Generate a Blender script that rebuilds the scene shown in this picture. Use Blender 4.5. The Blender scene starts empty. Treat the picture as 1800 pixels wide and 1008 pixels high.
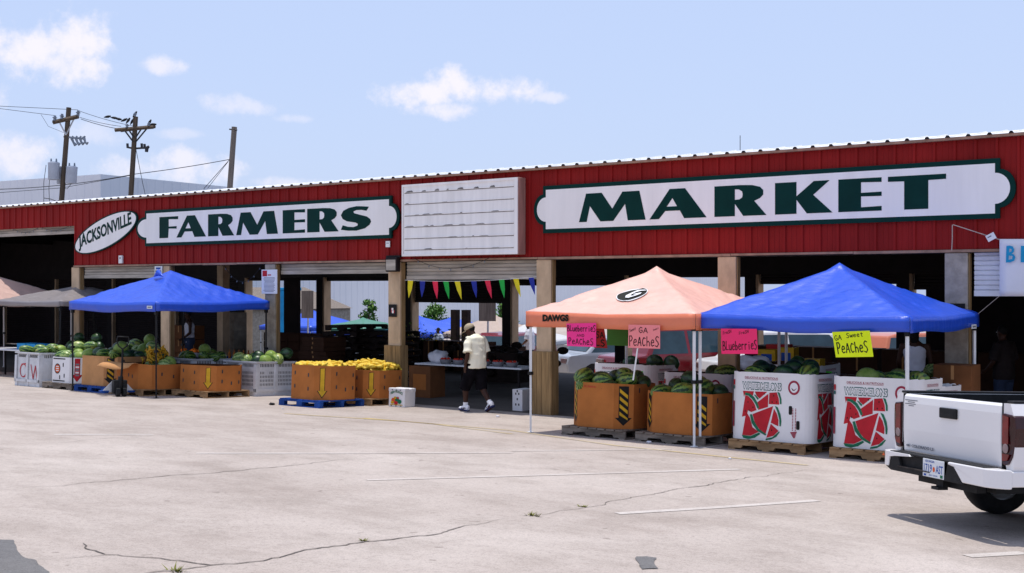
import bpy, bmesh, math, random
from mathutils import Vector, Matrix, noise as mnoise
from mathutils.geometry import tessellate_polygon
R = math.radians
D = bpy.data
scene = bpy.context.scene
COL = scene.collection
random.seed(7)

# ------------------------------------------------------------------ camera
CAM = Vector((13.055, -18.466, 2.424)); YAW = 0.6428; FPX = 2100.0
cd = D.cameras.new("camera"); cam = D.objects.new("camera", cd); COL.objects.link(cam)
cam.location = CAM; cam.rotation_euler = (R(90), 0, YAW)
cd.sensor_width = 36; cd.lens = 36 * FPX / 1800; cd.clip_start = 0.1; cd.clip_end = 3000
scene.camera = cam
# ------------------------------------------------------------------ sun, sky, exposure
SUN = Vector((-0.07, 0.065, 1)).normalized()
ld = D.lights.new("sun", 'SUN'); ld.energy = 2.75; ld.angle = R(0.53); ld.color = (1, 0.955, 0.885)
sun = D.objects.new("sun", ld); COL.objects.link(sun)
sun.rotation_euler = SUN.to_track_quat('Z', 'Y').to_euler()
scene.view_settings.view_transform = 'Standard'; scene.view_settings.look = 'None'
scene.view_settings.exposure = 0.42; scene.view_settings.gamma = 1

def pix_dir(x, y):
    X = (x - 900) / FPX; Y = -(y - 503.5) / FPX; c, s = math.cos(YAW), math.sin(YAW)
    return Vector((X * c - s, X * s + c, Y))
W = D.worlds.new("World"); scene.world = W; W.use_nodes = True
nt = W.node_tree; N = nt.nodes; L = nt.links
for n in list(N): N.remove(n)
def mth(op, a, b=None, c=None):
    n = N.new('ShaderNodeMath'); n.operation = op
    for i, v in enumerate((a, b, c)):
        if v is None: continue
        if isinstance(v, (int, float)): n.inputs[i].default_value = v
        else: L.new(v, n.inputs[i])
    return n.outputs[0]
out = N.new('ShaderNodeOutputWorld'); bg = N.new('ShaderNodeBackground')
sky = N.new('ShaderNodeTexSky'); sky.sky_type = 'NISHITA'; sky.sun_disc = False
sky.sun_elevation = math.asin(SUN.z); sky.sun_rotation = math.atan2(SUN.x, SUN.y)
sky.air_density = 1.0; sky.dust_density = 2.2; sky.ozone_density = 1.2
tc = N.new('ShaderNodeTexCoord'); sep = N.new('ShaderNodeSeparateXYZ'); L.new(tc.outputs['Generated'], sep.inputs[0])
nz = N.new('ShaderNodeTexNoise'); nz.inputs['Scale'].default_value = 30; nz.inputs['Detail'].default_value = 9; nz.inputs['Roughness'].default_value = 0.62
L.new(tc.outputs['Generated'], nz.inputs['Vector'])
az = mth('ARCTAN2', sep.outputs[0], sep.outputs[1]); el = mth('ARCSINE', sep.outputs[2])
nv = mth('MULTIPLY', mth('SUBTRACT', nz.outputs['Fac'], 0.5), 2.6)
# cumulus patches: pixel-measured direction, half width, half height (radians), strength
blobs = [(60, 105, 115, 48, 1), (145, 72, 52, 46, 1), (-40, 90, 90, 55, 1), (285, 115, 38, 16, .75), (730, 172, 85, 26, 1), (840, 160, 92, 30, 1), (780, 195, 70, 17, .85),
         (965, 172, 28, 9, .6), (30, 275, 60, 38, .85), (330, 300, 90, 30, .8), (205, 300, 50, 22, .7), (420, 188, 55, 18, .55), (520, 210, 30, 8, .4), (310, 236, 40, 9, .35), (180, 240, 60, 20, .4),
         (500, 322, 60, 10, .6), (-260, 160, 200, 70, .9), (2150, 120, 180, 40, .8)]
acc = None
for (x, y, w, h, k) in blobs:
    d = pix_dir(x, y).normalized()
    a0 = math.atan2(d.x, d.y); e0 = math.asin(d.z)
    u = mth('MULTIPLY', mth('SUBTRACT', az, a0), FPX / (1.32 * w)); v = mth('MULTIPLY', mth('SUBTRACT', el, e0), FPX / (1.38 * h))
    q = mth('SUBTRACT', 1, mth('ADD', mth('MULTIPLY', u, u), mth('MULTIPLY', v, v)))
    q = mth('ADD', mth('MULTIPLY', q, 0.8), mth('ADD', mth('SUBTRACT', mth('MULTIPLY', nv, 1.3), .04), mth('MULTIPLY', mth('MINIMUM', v, 0), .35)))
    mr = N.new('ShaderNodeMapRange'); mr.interpolation_type = 'SMOOTHSTEP'
    L.new(q, mr.inputs[0]); mr.inputs[1].default_value = .0; mr.inputs[2].default_value = 1.0; mr.inputs[4].default_value = k
    acc = mr.outputs[0] if acc is None else mth('MAXIMUM', acc, mr.outputs[0])
def rgbmix(fac, a, b):
    m = N.new('ShaderNodeMix'); m.data_type = 'RGBA'
    if isinstance(fac, (int, float)): m.inputs[0].default_value = fac
    else: L.new(fac, m.inputs[0])
    for i, v in ((6, a), (7, b)):
        if isinstance(v, tuple): m.inputs[i].default_value = v
        else: L.new(v, m.inputs[i])
    return m.outputs[2]
hz = rgbmix(0.66, sky.outputs[0], (5.2, 6.25, 9.0, 1))       # thin summer haze whitens the sky
skyc = rgbmix(mth('MULTIPLY', acc, 0.93), hz, (7.7, 7.4, 8.1, 1))
L.new(skyc, bg.inputs[0]); bg.inputs[1].default_value = 0.096
L.new(bg.outputs[0], out.inputs[0])

# ------------------------------------------------------------------ placing helpers
SL = 0.042                                   # the lot falls gently towards the building (y = 0)
def gz(x, y): return -SL * min(y, 0) - (.25 * min(1, max(0, (y - 9.4) / .3)) + .075 * max(0, min(y, 36) - 9.7))
def gM(x, y, rz=0, dz=0):                    # matrix of a thing standing on the lot at (x, y)
    t = Matrix.Rotation(-math.atan(SL), 4, 'X') if y < -0.3 else Matrix.Identity(4)
    return Matrix.Translation((x, y, gz(x, y) + dz)) @ t @ Matrix.Rotation(rz, 4, 'Z')
def on_plane(x, y, p, n):
    d = pix_dir(x, y); p = Vector(p); n = Vector(n)
    return CAM + d * ((p - CAM).dot(n) / d.dot(n))
def on_ground(x, y, dz=0):
    P = on_plane(x, y, (0, 0, dz), (0, SL, 1))
    return P if P.y < 0 else on_plane(x, y, (0, 0, dz), (0, 0, 1))
def on_face(x, y, yy=0.0): return on_plane(x, y, (0, yy, 0), (0, 1, 0))
def at_depth(x, y, Z): return CAM + pix_dir(x, y) * Z

# ------------------------------------------------------------------ materials
MATS = {}
def mat(name, col, rough=.6, var=.14, scale=6., metal=0., bump=0., bscale=None, col2=None, thr=(.35, .7), detail=5, spec=.2, emit=0, trans=0, coat=0, stretch=None):
    if name in MATS: return MATS[name]
    m = D.materials.new(name); m.use_nodes = True; MATS[name] = m
    t = m.node_tree; b = t.nodes['Principled BSDF']
    b.inputs['Roughness'].default_value = rough; b.inputs['Metallic'].default_value = metal
    b.inputs['Specular IOR Level'].default_value = spec; b.inputs['Coat Weight'].default_value = coat
    if trans: b.inputs['Transmission Weight'].default_value = trans
    tcn = t.nodes.new('ShaderNodeTexCoord'); vec = tcn.outputs['Object']
    if stretch:
        mp = t.nodes.new('ShaderNodeMapping'); mp.inputs['Scale'].default_value = stretch; t.links.new(vec, mp.inputs[0]); vec = mp.outputs[0]
    n = t.nodes.new('ShaderNodeTexNoise'); n.inputs['Scale'].default_value = scale; n.inputs['Detail'].default_value = detail; n.inputs['Roughness'].default_value = .6
    t.links.new(vec, n.inputs['Vector'])
    r = t.nodes.new('ShaderNodeValToRGB'); r.color_ramp.elements[0].position = thr[0]; r.color_ramp.elements[1].position = thr[1]
    c2 = col2 if col2 else tuple(min(1, c * (1 + var)) for c in col); c1 = col if col2 else tuple(c * (1 - var) for c in col)
    r.color_ramp.elements[0].color = (*c1, 1); r.color_ramp.elements[1].color = (*c2, 1)
    t.links.new(n.outputs['Fac'], r.inputs[0]); t.links.new(r.outputs[0], b.inputs['Base Color'])
    if bump:
        n2 = t.nodes.new('ShaderNodeTexNoise'); n2.inputs['Scale'].default_value = bscale or scale * 4; n2.inputs['Detail'].default_value = 4
        t.links.new(vec, n2.inputs['Vector'])
        bp = t.nodes.new('ShaderNodeBump'); bp.inputs['Strength'].default_value = bump; bp.inputs['Distance'].default_value = .02
        t.links.new(n2.outputs['Fac'], bp.inputs['Height']); t.links.new(bp.outputs[0], b.inputs['Normal'])
    if emit:
        b.inputs['Emission Color'].default_value = (*col, 1); b.inputs['Emission Strength'].default_value = emit
    return m
def fabric(name, col, trl=.25, sheen=0.0):
    m = mat(name, col, .34, .06, 3, bump=.8, bscale=3.2, spec=.6, stretch=(1, 2.2, 1))
    t = m.node_tree; b = t.nodes['Principled BSDF']; o = t.nodes['Material Output']
    b.inputs['Sheen Weight'].default_value = sheen; b.inputs['Sheen Roughness'].default_value = .35; b.inputs['Sheen Tint'].default_value = (1, 1, 1, 1)
    tr = t.nodes.new('ShaderNodeBsdfTranslucent'); tr.inputs[0].default_value = (*col, 1)
    mx = t.nodes.new('ShaderNodeMixShader'); mx.inputs[0].default_value = trl
    t.links.new(b.outputs[0], mx.inputs[1]); t.links.new(tr.outputs[0], mx.inputs[2]); t.links.new(mx.outputs[0], o.inputs[0])
    return m
def melon_mat(name, dark, light, patch, stripes=9):
    m = D.materials.new(name); m.use_nodes = True; MATS[name] = m
    t = m.node_tree; b = t.nodes['Principled BSDF']; nd = t.nodes; lk = t.links
    b.inputs['Roughness'].default_value = .38
    tcn = nd.new('ShaderNodeTexCoord'); sp = nd.new('ShaderNodeSeparateXYZ'); lk.new(tcn.outputs['Object'], sp.inputs[0])
    def M(op, a, bb=None):
        n = nd.new('ShaderNodeMath'); n.operation = op
        for i, v in enumerate((a, bb)):
            if v is None: continue
            if isinstance(v, (int, float)): n.inputs[i].default_value = v
            else: lk.new(v, n.inputs[i])
        return n.outputs[0]
    n1 = nd.new('ShaderNodeTexNoise'); n1.inputs['Scale'].default_value = 26; n1.inputs['Detail'].default_value = 4; lk.new(tcn.outputs['Object'], n1.inputs['Vector'])
    n2 = nd.new('ShaderNodeTexNoise'); n2.inputs['Scale'].default_value = 5; lk.new(tcn.outputs['Object'], n2.inputs['Vector'])
    ang = M('ARCTAN2', sp.outputs[1], sp.outputs[2])
    w = M('SINE', M('ADD', M('MULTIPLY', ang, stripes), M('MULTIPLY', M('SUBTRACT', n1.outputs['Fac'], .5), 7)))
    r = nd.new('ShaderNodeValToRGB'); r.color_ramp.elements[0].position = .38; r.color_ramp.elements[1].position = .66
    r.color_ramp.elements[0].color = (*dark, 1); r.color_ramp.elements[1].color = (*light, 1)
    lk.new(M('ADD', M('MULTIPLY', w, .5), .5), r.inputs[0])
    r2 = nd.new('ShaderNodeValToRGB'); r2.color_ramp.elements[0].position = .56; r2.color_ramp.elements[1].position = .68
    lk.new(n2.outputs['Fac'], r2.inputs[0])
    mx = nd.new('ShaderNodeMix'); mx.data_type = 'RGBA'; lk.new(M('MULTIPLY', r2.outputs[0], .55), mx.inputs[0]); lk.new(r.outputs[0], mx.inputs[6]); mx.inputs[7].default_value = (*patch, 1)
    lk.new(mx.outputs[2], b.inputs['Base Color'])
    return m

# ------------------------------------------------------------------ mesh builder
class MB:
    def __init__(s): s.v = []; s.f = []; s.m = []; s.sm = []
    def poly(s, pts, mi=0, smooth=False):
        b = len(s.v); s.v += [tuple(p) for p in pts]; s.f.append(tuple(range(b, b + len(pts)))); s.m.append(mi); s.sm.append(smooth); return s
    def faces(s, V, F, mi=0, smooth=False):
        b = len(s.v); s.v += [tuple(p) for p in V]
        for f in F: s.f.append(tuple(i + b for i in f)); s.m.append(mi); s.sm.append(smooth)
        return s
    def box(s, a, b, mi=0, M=None):
        (x0, y0, z0), (x1, y1, z1) = a, b
        V = [Vector(p) for p in ((x0, y0, z0), (x1, y0, z0), (x1, y1, z0), (x0, y1, z0), (x0, y0, z1), (x1, y0, z1), (x1, y1, z1), (x0, y1, z1))]
        if M: V = [M @ p for p in V]
        return s.faces(V, [(3, 2, 1, 0), (4, 5, 6, 7), (0, 1, 5, 4), (1, 2, 6, 5), (2, 3, 7, 6), (3, 0, 4, 7)], mi)
    def tube(s, pts, rad, n=8, mi=0, cap=True, right=None, smooth=True):
        pts = [Vector(p) for p in pts]; k = len(pts)
        if not isinstance(rad, (list, tuple)): rad = [rad] * k
        V = []; prev = None
        for i, p in enumerate(pts):
            t = (pts[min(i + 1, k - 1)] - pts[max(i - 1, 0)]).normalized()
            rr = Vector(right) if right else (prev if prev else (Vector((0, 0, 1)) if abs(t.z) < .9 else Vector((1, 0, 0))))
            u = (rr - t * rr.dot(t)); u = u.normalized() if u.length > 1e-5 else t.orthogonal().normalized()
            prev = u; w = t.cross(u)
            ra, rb = rad[i] if isinstance(rad[i], (list, tuple)) else (rad[i], rad[i])
            for j in range(n):
                a = 2 * math.pi * j / n; V.append(p + u * (ra * math.cos(a)) + w * (rb * math.sin(a)))
        F = [(i * n + j, i * n + (j + 1) % n, (i + 1) * n + (j + 1) % n, (i + 1) * n + j) for i in range(k - 1) for j in range(n)]
        s.faces(V, F, mi, smooth)
        if cap:
            s.poly([V[j] for j in reversed(range(n))], mi); s.poly([V[(k - 1) * n + j] for j in range(n)], mi)
        return s
    def bar(s, a, b, w, h=None, mi=0):                # square bar between two points
        h = h or w
        return s.tube([a, b], [(w * .7071, h * .7071)] * 2, 4, mi, smooth=False)
    def prism(s, pts2, f0, f1, mi=0, mi2=None):      # polygon pts2 mapped by f0 (front) and f1 (back)
        n = len(pts2); A = [f0(*p) for p in pts2]; B = [f1(*p) for p in pts2]
        tri = tessellate_polygon([[Vector((p[0], p[1], 0)) for p in pts2]])
        s.faces(A, tri, mi); s.faces(B, [tuple(reversed(t)) for t in tri], mi if mi2 is None else mi2)
        s.faces(A + B, [(i, (i + 1) % n, n + (i + 1) % n, n + i) for i in range(n)], mi if mi2 is None else mi2)
        return s
    def ell(s, c, r, nu=12, nv=8, mi=0, M=None, jitter=0, seed=0):
        V = []; c = Vector(c)
        for i in range(nv + 1):
            th = math.pi * i / nv
            for j in range(nu):
                ph = 2 * math.pi * j / nu
                p = Vector((math.sin(th) * math.cos(ph), math.sin(th) * math.sin(ph), math.cos(th)))
                if jitter: p *= 1 + jitter * mnoise.noise(p * 1.6 + Vector((seed, seed * 2, 0)))
                p = Vector((p.x * r[0], p.y * r[1], p.z * r[2]))
                V.append(c + (M @ p if M else p))
        F = [(i * nu + j, i * nu + (j + 1) % nu, (i + 1) * nu + (j + 1) % nu, (i + 1) * nu + j) for i in range(nv) for j in range(nu)]
        return s.faces(V, [tuple(reversed(f)) for f in F], mi, True)
    def lathe(s, prof, n=16, mi=0, c=(0, 0, 0)):
        c = Vector(c); V = [c + Vector((r * math.cos(2 * math.pi * j / n), r * math.sin(2 * math.pi * j / n), z)) for r, z in prof for j in range(n)]
        return s.faces(V, [(i * n + j, i * n + (j + 1) % n, (i + 1) * n + (j + 1) % n, (i + 1) * n + j) for i in range(len(prof) - 1) for j in range(n)], mi, True)
    def build(s, name, mats, parent=None, M=None, bevel=0, clean=False, label=None):
        me = D.meshes.new(name); me.from_pydata(s.v, [], s.f)
        for mm in (mats if isinstance(mats, (list, tuple)) else [mats]): me.materials.append(MATS[mm] if isinstance(mm, str) else mm)
        me.polygons.foreach_set('material_index', s.m); me.polygons.foreach_set('use_smooth', s.sm)
        if clean or bevel:
            bm = bmesh.new(); bm.from_mesh(me); bmesh.ops.remove_doubles(bm, verts=bm.verts, dist=1e-5); bmesh.ops.recalc_face_normals(bm, faces=bm.faces); bm.to_mesh(me); bm.free()
        me.update()
        o = D.objects.new(name, me); COL.objects.link(o)
        if parent: o.parent = parent
        if M is not None: o.matrix_basis = M
        if bevel:
            b = o.modifiers.new("bevel", 'BEVEL'); b.width = bevel; b.segments = 2; b.limit_method = 'ANGLE'; b.angle_limit = R(40)
        if label: o['label'] = label
        return o
def tag(o, label=None, cat=None, group=None, kind=None):
    if label: o['label'] = label
    if cat: o['category'] = cat
    if group: o['group'] = group
    if kind: o['kind'] = kind
    return o
def thing(name, label, cat, M=None, group=None):
    o = D.objects.new(name, None); COL.objects.link(o); o.empty_display_size = .1
    if M is not None: o.matrix_basis = M
    return tag(o, label, cat, group)
def kids(o): return [c for c in D.objects if c.parent == o]
def copy_tree(o, M=None, label=None, group=None, parent=None):
    c = o.copy(); COL.objects.link(c)
    if parent: c.parent = parent
    if M is not None: c.matrix_basis = M
    if label: c['label'] = label
    if group: c['group'] = group
    for k in KID.get(o.name) or kids(o): copy_tree(k, parent=c)
    return c
KID = {}
def T(x, y, z=0, rz=0, rx=0, ry=0):
    return Matrix.Translation((x, y, z)) @ Matrix.Rotation(rz, 4, 'Z') @ Matrix.Rotation(ry, 4, 'Y') @ Matrix.Rotation(rx, 4, 'X')

# ------------------------------------------------------------------ lettering
_tx = {}
def text2d(s, bold=0.0):                         # outline text as flat triangles, box-normalised to 0..1
    k = (s, bold)
    if k in _tx: return _tx[k]
    cu = D.curves.new("tmp", 'FONT'); cu.body = s; cu.offset = bold; cu.resolution_u = 3; cu.fill_mode = 'FRONT'
    o = D.objects.new("tmp", cu); COL.objects.link(o)
    me = o.evaluated_get(bpy.context.evaluated_depsgraph_get()).to_mesh()
    V = [(v.co.x, v.co.y) for v in me.vertices]; F = [tuple(p.vertices) for p in me.polygons]
    o.to_mesh_clear() if hasattr(o, 'to_mesh_clear') else None
    D.objects.remove(o); D.curves.remove(cu)
    x0 = min(v[0] for v in V); x1 = max(v[0] for v in V); y0 = min(v[1] for v in V); y1 = max(v[1] for v in V)
    V = [((x - x0) / (x1 - x0), (y - y0) / (y1 - y0)) for x, y in V]
    _tx[k] = (V, F, (x1 - x0) / (y1 - y0)); return _tx[k]
def put_text(mb, s, fn, mi=0, bold=0.0):         # fn(u, v) -> 3D point, u and v in 0..1
    V, F, a = text2d(s, bold); mb.faces([fn(*p) for p in V], F, mi)
GL = {'F': [[(0, 0), (.47, 0), (.5, .44), (.92, .42), (.92, .54), (.5, .53), (.5, .88), (1, .86), (1, 1), (0, 1)]],
 'E': [[(0, 0), (1, 0), (1, .14), (.53, .12), (.53, .45), (1, .44), (1, .57), (.53, .56), (.53, .88), (1, .86), (1, 1), (0, 1)]],
 'A': [[(0, 0), (.17, 0), (.285, .265), (.54, .265), (.615, 0), (1, 0), (.63, 1), (.36, 1)], [(.31, .41), (.41, .69), (.49, .41)]],
 'R': [[(0, 0), (.4, 0), (.4, .4), (.56, 0), (1, 0), (.77, .47), (.88, .55), (.94, .66), (.94, .8), (.88, .91), (.73, .98), (.5, 1), (0, 1)], [(.4, .87), (.48, .86), (.54, .79), (.55, .7), (.54, .6), (.49, .54), (.4, .53)]],
 'M': [[(0, 0), (.12, 0), (.17, .55), (.33, 0), (.525, 0), (.7, .57), (.74, 0), (1, 0), (.91, 1), (.66, 1), (.51, .43), (.35, 1), (.11, 1)]],
 'K': [[(0, 0), (.38, 0), (.38, .44), (.56, 0), (1, 0), (.67, .57), (.95, 1), (.68, 1), (.38, .55), (.38, 1), (0, 1)]],
 'T': [[(.285, 0), (.7, 0), (.7, .84), (1, .85), (1, 1), (0, 1), (0, .85), (.285, .84)]],
 'S': [[(.93, .95), (.85, .79), (.68, .84), (.52, .84), (.42, .79), (.44, .72), (.61, .65), (.86, .56), (.97, .45), (1, .34), (.95, .22), (.8, .08), (.52, 0), (.24, .01), (0, .06), (.06, .24), (.24, .17), (.42, .15), (.55, .2), (.57, .27), (.49, .33), (.2, .4), (.06, .5), (0, .66), (.08, .84), (.27, .95), (.52, 1), (.74, .98)]]}
def put_glyph(mb, ch, fn, mi=0):
    loops = GL[ch]; V = [p for l in loops for p in l]
    F = tessellate_polygon([[Vector((p[0], p[1], 0)) for p in l] for l in loops])
    mb.faces([fn(*p) for p in V], F, mi)
def circ(n=10, x0=0, y0=0, rx=.5, ry=.5, a0=0, a1=360):
    return [(x0 + rx * math.cos(R(a0 + (a1 - a0) * i / n)), y0 + ry * math.sin(R(a0 + (a1 - a0) * i / n))) for i in range(n + 1)]
ST = {  # marker-pen strokes in a unit box
 'B': [[(0, 0), (.05, 1)], [(.05, 1), (.6, .95), (.75, .78), (.6, .58), (.05, .52), (.7, .5), (.95, .28), (.75, .05), (0, 0)]],
 'L': [[(.1, 1), (.05, .05), (.9, .08)]], 'u': [[(0, .6), (.05, .1), (.4, 0), (.75, .15), (.8, .6)], [(.8, .6), (.9, 0)]],
 'e': [[(.1, .32), (.85, .38), (.75, .6), (.4, .65), (.1, .45), (.1, .15), (.4, 0), (.9, .1)]], 'b': [[(.1, .95), (.1, 0)], [(.1, .35), (.5, .5), (.85, .3), (.6, 0), (.1, .02)]],
 'r': [[(.1, .6), (.15, 0)], [(.15, .4), (.45, .62), (.85, .55)]], 'i': [[(.45, .55), (.5, 0)], [(.45, .75), (.5, .8)]],
 's': [[(.9, .95), (.4, .9), (.15, .7), (.5, .5), (.9, .3), (.75, .02), (.1, -.08)]], 'S': [[(.95, .9), (.5, 1), (.1, .8), (.3, .58), (.75, .42), (.9, .2), (.5, -.05), (.02, .05)]],
 'P': [[(.15, -.05), (.1, 1)], [(.05, .95), (.6, 1), (.9, .75), (.6, .48), (.12, .45)]], 'A': [[(0, 0), (.45, .85), (.55, .85), (.95, 0)], [(.2, .32), (.8, .32)]],
 'C': [[(.9, .75), (.5, .85), (.15, .6), (.1, .25), (.45, 0), (.9, .12)]], 'h': [[(.1, .95), (.12, 0)], [(.12, .35), (.5, .5), (.8, .35), (.85, 0)]],
 'n': [[(.1, .9), (.1, 0)], [(.1, .9), (.8, 0), (.85, .9)]], 'D': [[(.1, 0), (.1, .9), (.6, .8), (.9, .45), (.6, .08), (.1, 0)]],
 'G': [[(.9, .85), (.5, 1), (.12, .7), (.1, .3), (.45, 0), (.9, .15), (.9, .45), (.5, .45)]], 'F': [[(.1, 0), (.15, 1), (.9, 1)], [(.12, .5), (.75, .55)]],
 'w': [[(0, .6), (.25, 0), (.5, .5), (.75, 0), (1, .62)]], 't': [[(.5, .9), (.45, .05), (.8, 0)], [(.1, .6), (.9, .62)]], 'H': [[(.1, 1), (.1, 0)], [(.85, 1), (.85, 0)], [(.1, .5), (.85, .5)]]}
ZOFF = [0]
def put_stroke(mb, pts, w, fn, mi=0):            # fn(x, y, d): d lifts off the surface
    for (a, b) in zip(pts, pts[1:]):
        ZOFF[0] = (ZOFF[0] + 1) % 24; d = .0006 + ZOFF[0] * .00012
        dx, dy = b[0] - a[0], b[1] - a[1]; l = math.hypot(dx, dy) or 1e-6; dx /= l; dy /= l; nx, ny = -dy * w / 2, dx * w / 2; e = w * .42
        P = [(a[0] - dx * e * .3 + nx, a[1] - dy * e * .3 + ny), (a[0] - dx * e, a[1] - dy * e), (a[0] - dx * e * .3 - nx, a[1] - dy * e * .3 - ny), (b[0] + dx * e * .3 - nx, b[1] + dy * e * .3 - ny), (b[0] + dx * e, b[1] + dy * e), (b[0] + dx * e * .3 + nx, b[1] + dy * e * .3 + ny)]
        mb.poly([fn(x, y, d) for x, y in P], mi)
def put_hand(mb, s, x0, y0, x1, h, w, fn, mi=0, rise=0.0):   # hand lettering between x0 and x1 at baseline y0
    n = len(s); cw = (x1 - x0) / n
    for i, ch in enumerate(s):
        for st in ST.get(ch, []):
            put_stroke(mb, [(x0 + cw * (i + .08 + .8 * a), y0 + rise * i / n + h * b) for a, b in st], w, fn, mi)
# ------------------------------------------------------------------ palette
mat('red_metal', (.265, .0125, .0115), .6, .17, 1.2, spec=.12, stretch=(1, 1, .25), bump=.04, bscale=3)
mat('roof_white', (.78, .78, .78), .45, .06, 3)
mat('trim_brown', (.33, .2, .14), .6, .25, 5)
mat('column_paint', (.54, .39, .25), .75, .22, 3.2, bump=.12, stretch=(1, 1, .5))
mat('column_grey', (.36, .31, .25), .8, .25, 6, bump=.15)
mat('guard_wood', (.30, .19, .085), .7, .35, 2.5, stretch=(6, 6, .5), bump=.15)
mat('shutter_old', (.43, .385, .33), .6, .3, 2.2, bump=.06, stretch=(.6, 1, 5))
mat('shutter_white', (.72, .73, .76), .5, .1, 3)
mat('shutter_shaded', (.016, .010, .011), .6, .3, 3)  # near-black copy for the back shutters, hall shade put into the colour
mat('dark_steel', (.014, .010, .011), .6, .3, 3)
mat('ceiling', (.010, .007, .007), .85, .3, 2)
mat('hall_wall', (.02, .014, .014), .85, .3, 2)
mat('sign_white', (.88, .85, .83), .45, .05, .8, stretch=(4, 1, .4))
mat('sign_green', (.002, .032, .027), .5, .12, 3, spec=.08)
mat('box_face', (.87, .84, .82), .5, .07, 1.5, stretch=(5, 1, .5))
mat('box_side_shaded', (.40, .21, .175), .6, .25, 4, stretch=(2, 2, .3))  # cabinet colour carries side shade and pink bounce light
mat('grime', (.055, .045, .04), .8, .5, 12)
mat('white_paint', (.8, .8, .8), .45, .05, 4)
mat('steel', (.55, .56, .58), .4, .1, 8, metal=.6)
mat('black', (.012, .012, .013), .5, .3, 8)
mat('rubber', (.018, .018, .019), .8, .3, 10)
mat('cardboard', (.44, .150, .036), .85, .12, 3, bump=.08, bscale=30)
mat('cardboard_light', (.54, .27, .11), .85, .12, 3, bump=.08, bscale=30)
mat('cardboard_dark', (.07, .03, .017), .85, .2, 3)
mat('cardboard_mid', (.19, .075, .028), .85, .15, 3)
mat('carton_white', (.80, .775, .77), .6, .05, 2, bump=.05, bscale=12)
mat('plastic_white', (.66, .66, .67), .5, .12, 5, bump=.08)
mat('slot_dark', (.06, .055, .055), .8, .3, 8)
mat('print_red', (.50, .016, .028), .55, .12, 6)
mat('print_maroon', (.34, .03, .06), .55, .1, 6)
mat('print_green', (.012, .15, .075), .55, .12, 6)
mat('print_teal', (.03, .12, .11), .55, .1, 6)
mat('print_black', (.012, .011, .011), .6, .3, 8)
mat('print_yellow', (.62, .36, .02), .6, .15, 8)
mat('print_blue', (.02, .08, .35), .6, .1, 8)
mat('print_grey', (.2, .2, .22), .6, .1, 8)
mat('ink_dark', (.05, .012, .015), .7, .1, 8)
mat('ink_black', (.012, .014, .01), .7, .1, 8)
mat('poster_hot_pink', (.95, .045, .27), .55, .05, 3)
mat('poster_pink', (.92, .27, .27), .55, .05, 3)
mat('poster_rose', (.93, .035, .16), .55, .05, 3)
mat('poster_yellow', (.78, .92, .012), .55, .05, 3)
mat('card_green', (.07, .8, .03), .5, .05, 3)
mat('poster_red', (.45, .02, .02), .55, .05, 3)
mat('poster_green', (.05, .16, .015), .55, .05, 3)
mat('wood_pallet', (.33, .2, .1), .85, .35, 3, stretch=(1, 5, 5), bump=.15)
mat('wood_grey', (.20, .165, .135), .85, .4, 3, stretch=(1, 5, 5), bump=.15)
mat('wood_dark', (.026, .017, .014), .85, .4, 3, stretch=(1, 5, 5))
mat('pallet_blue', (.012, .06, .26), .7, .4, 4, bump=.1)
mat('pole_wood', (.10, .075, .055), .9, .35, 2, stretch=(6, 6, .4), bump=.2)
mat('pole_grey', (.2, .165, .14), .9, .3, 2, stretch=(6, 6, .4), bump=.2)
mat('transformer', (.44, .47, .54), .5, .08, 3)
mat('insulator', (.2, .23, .28), .3, .2, 6)
mat('wire', (.04, .04, .045), .6, .2, 3)
mat('warehouse_lit', (.86, .84, .85), .6, .04, .15)  # paler copy of the cladding, for the face that catches the light
mat('warehouse_shaded', (.66, .70, .76), .6, .04, .15)  # same cladding with shade put into the colour
mat('squash', (.62, .36, .012), .5, .2, 14, col2=(.88, .66, .10))
mat('banana', (.55, .3, .02), .55, .35, 10)
mat('orange_fruit', (.8, .17, .01), .5, .2, 9)
mat('tomato', (.5, .03, .015), .35, .2, 9)
mat('skin', (.05, .021, .013), .5, .15, 10)
mat('skin_light', (.13, .06, .04), .55, .15, 10)
mat('hair', (.006, .005, .005), .8, .3, 20)
mat('tee_cream', (.88, .83, .65), .8, .05, 5, bump=.25, bscale=9)
mat('shorts_black', (.008, .007, .009), 1, .3, 8, spec=.02)
mat('cap_tan', (.44, .36, .24), .8, .12, 8)
mat('sock_white', (.82, .82, .84), .85, .04, 20)
mat('sneaker', (.80, .80, .84), .5, .06, 10)
mat('navy', (.012, .02, .09), .6, .2, 10)
mat('tank_white', (.7, .7, .78), .8, .06, 6, bump=.2)
mat('denim', (.03, .045, .09), .85, .2, 10)
mat('truck_paint', (.80, .775, .765), .28, .03, .6, spec=.5, coat=.4)
mat('truck_black', (.016, .016, .017), .6, .25, 12, bump=.1, bscale=80)
mat('lens_red', (.16, .004, .006), .12, .35, 9, coat=.6)
mat('lens_dark', (.035, .004, .006), .15, .3, 9, coat=.5)
mat('lens_clear', (.28, .2, .2), .15, .2, 9, coat=.5)
mat('plate_white', (.72, .74, .76), .4, .05, 9)
mat('glass_dark', (.02, .025, .03), .08, .2, 4, coat=.3)
mat('glass_blue', (.03, .06, .08), .06, .25, 2, coat=.3)
mat('car_red', (.20, .008, .016), .25, .05, 2, coat=.6)
mat('car_white', (.74, .74, .76), .3, .04, 2, coat=.5)
mat('car_silver', (.42, .45, .5), .3, .06, 2, coat=.5, metal=.2)
mat('car_orange', (.55, .16, .08), .3, .06, 2, coat=.5)
mat('leaf', (.05, .14, .02), .6, .4, 5)
mat('leaf_light', (.12, .22, .03), .6, .4, 5)
mat('bark', (.12, .08, .05), .9, .3, 5)
mat('weed', (.2, .2, .045), .8, .4, 9)
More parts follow.
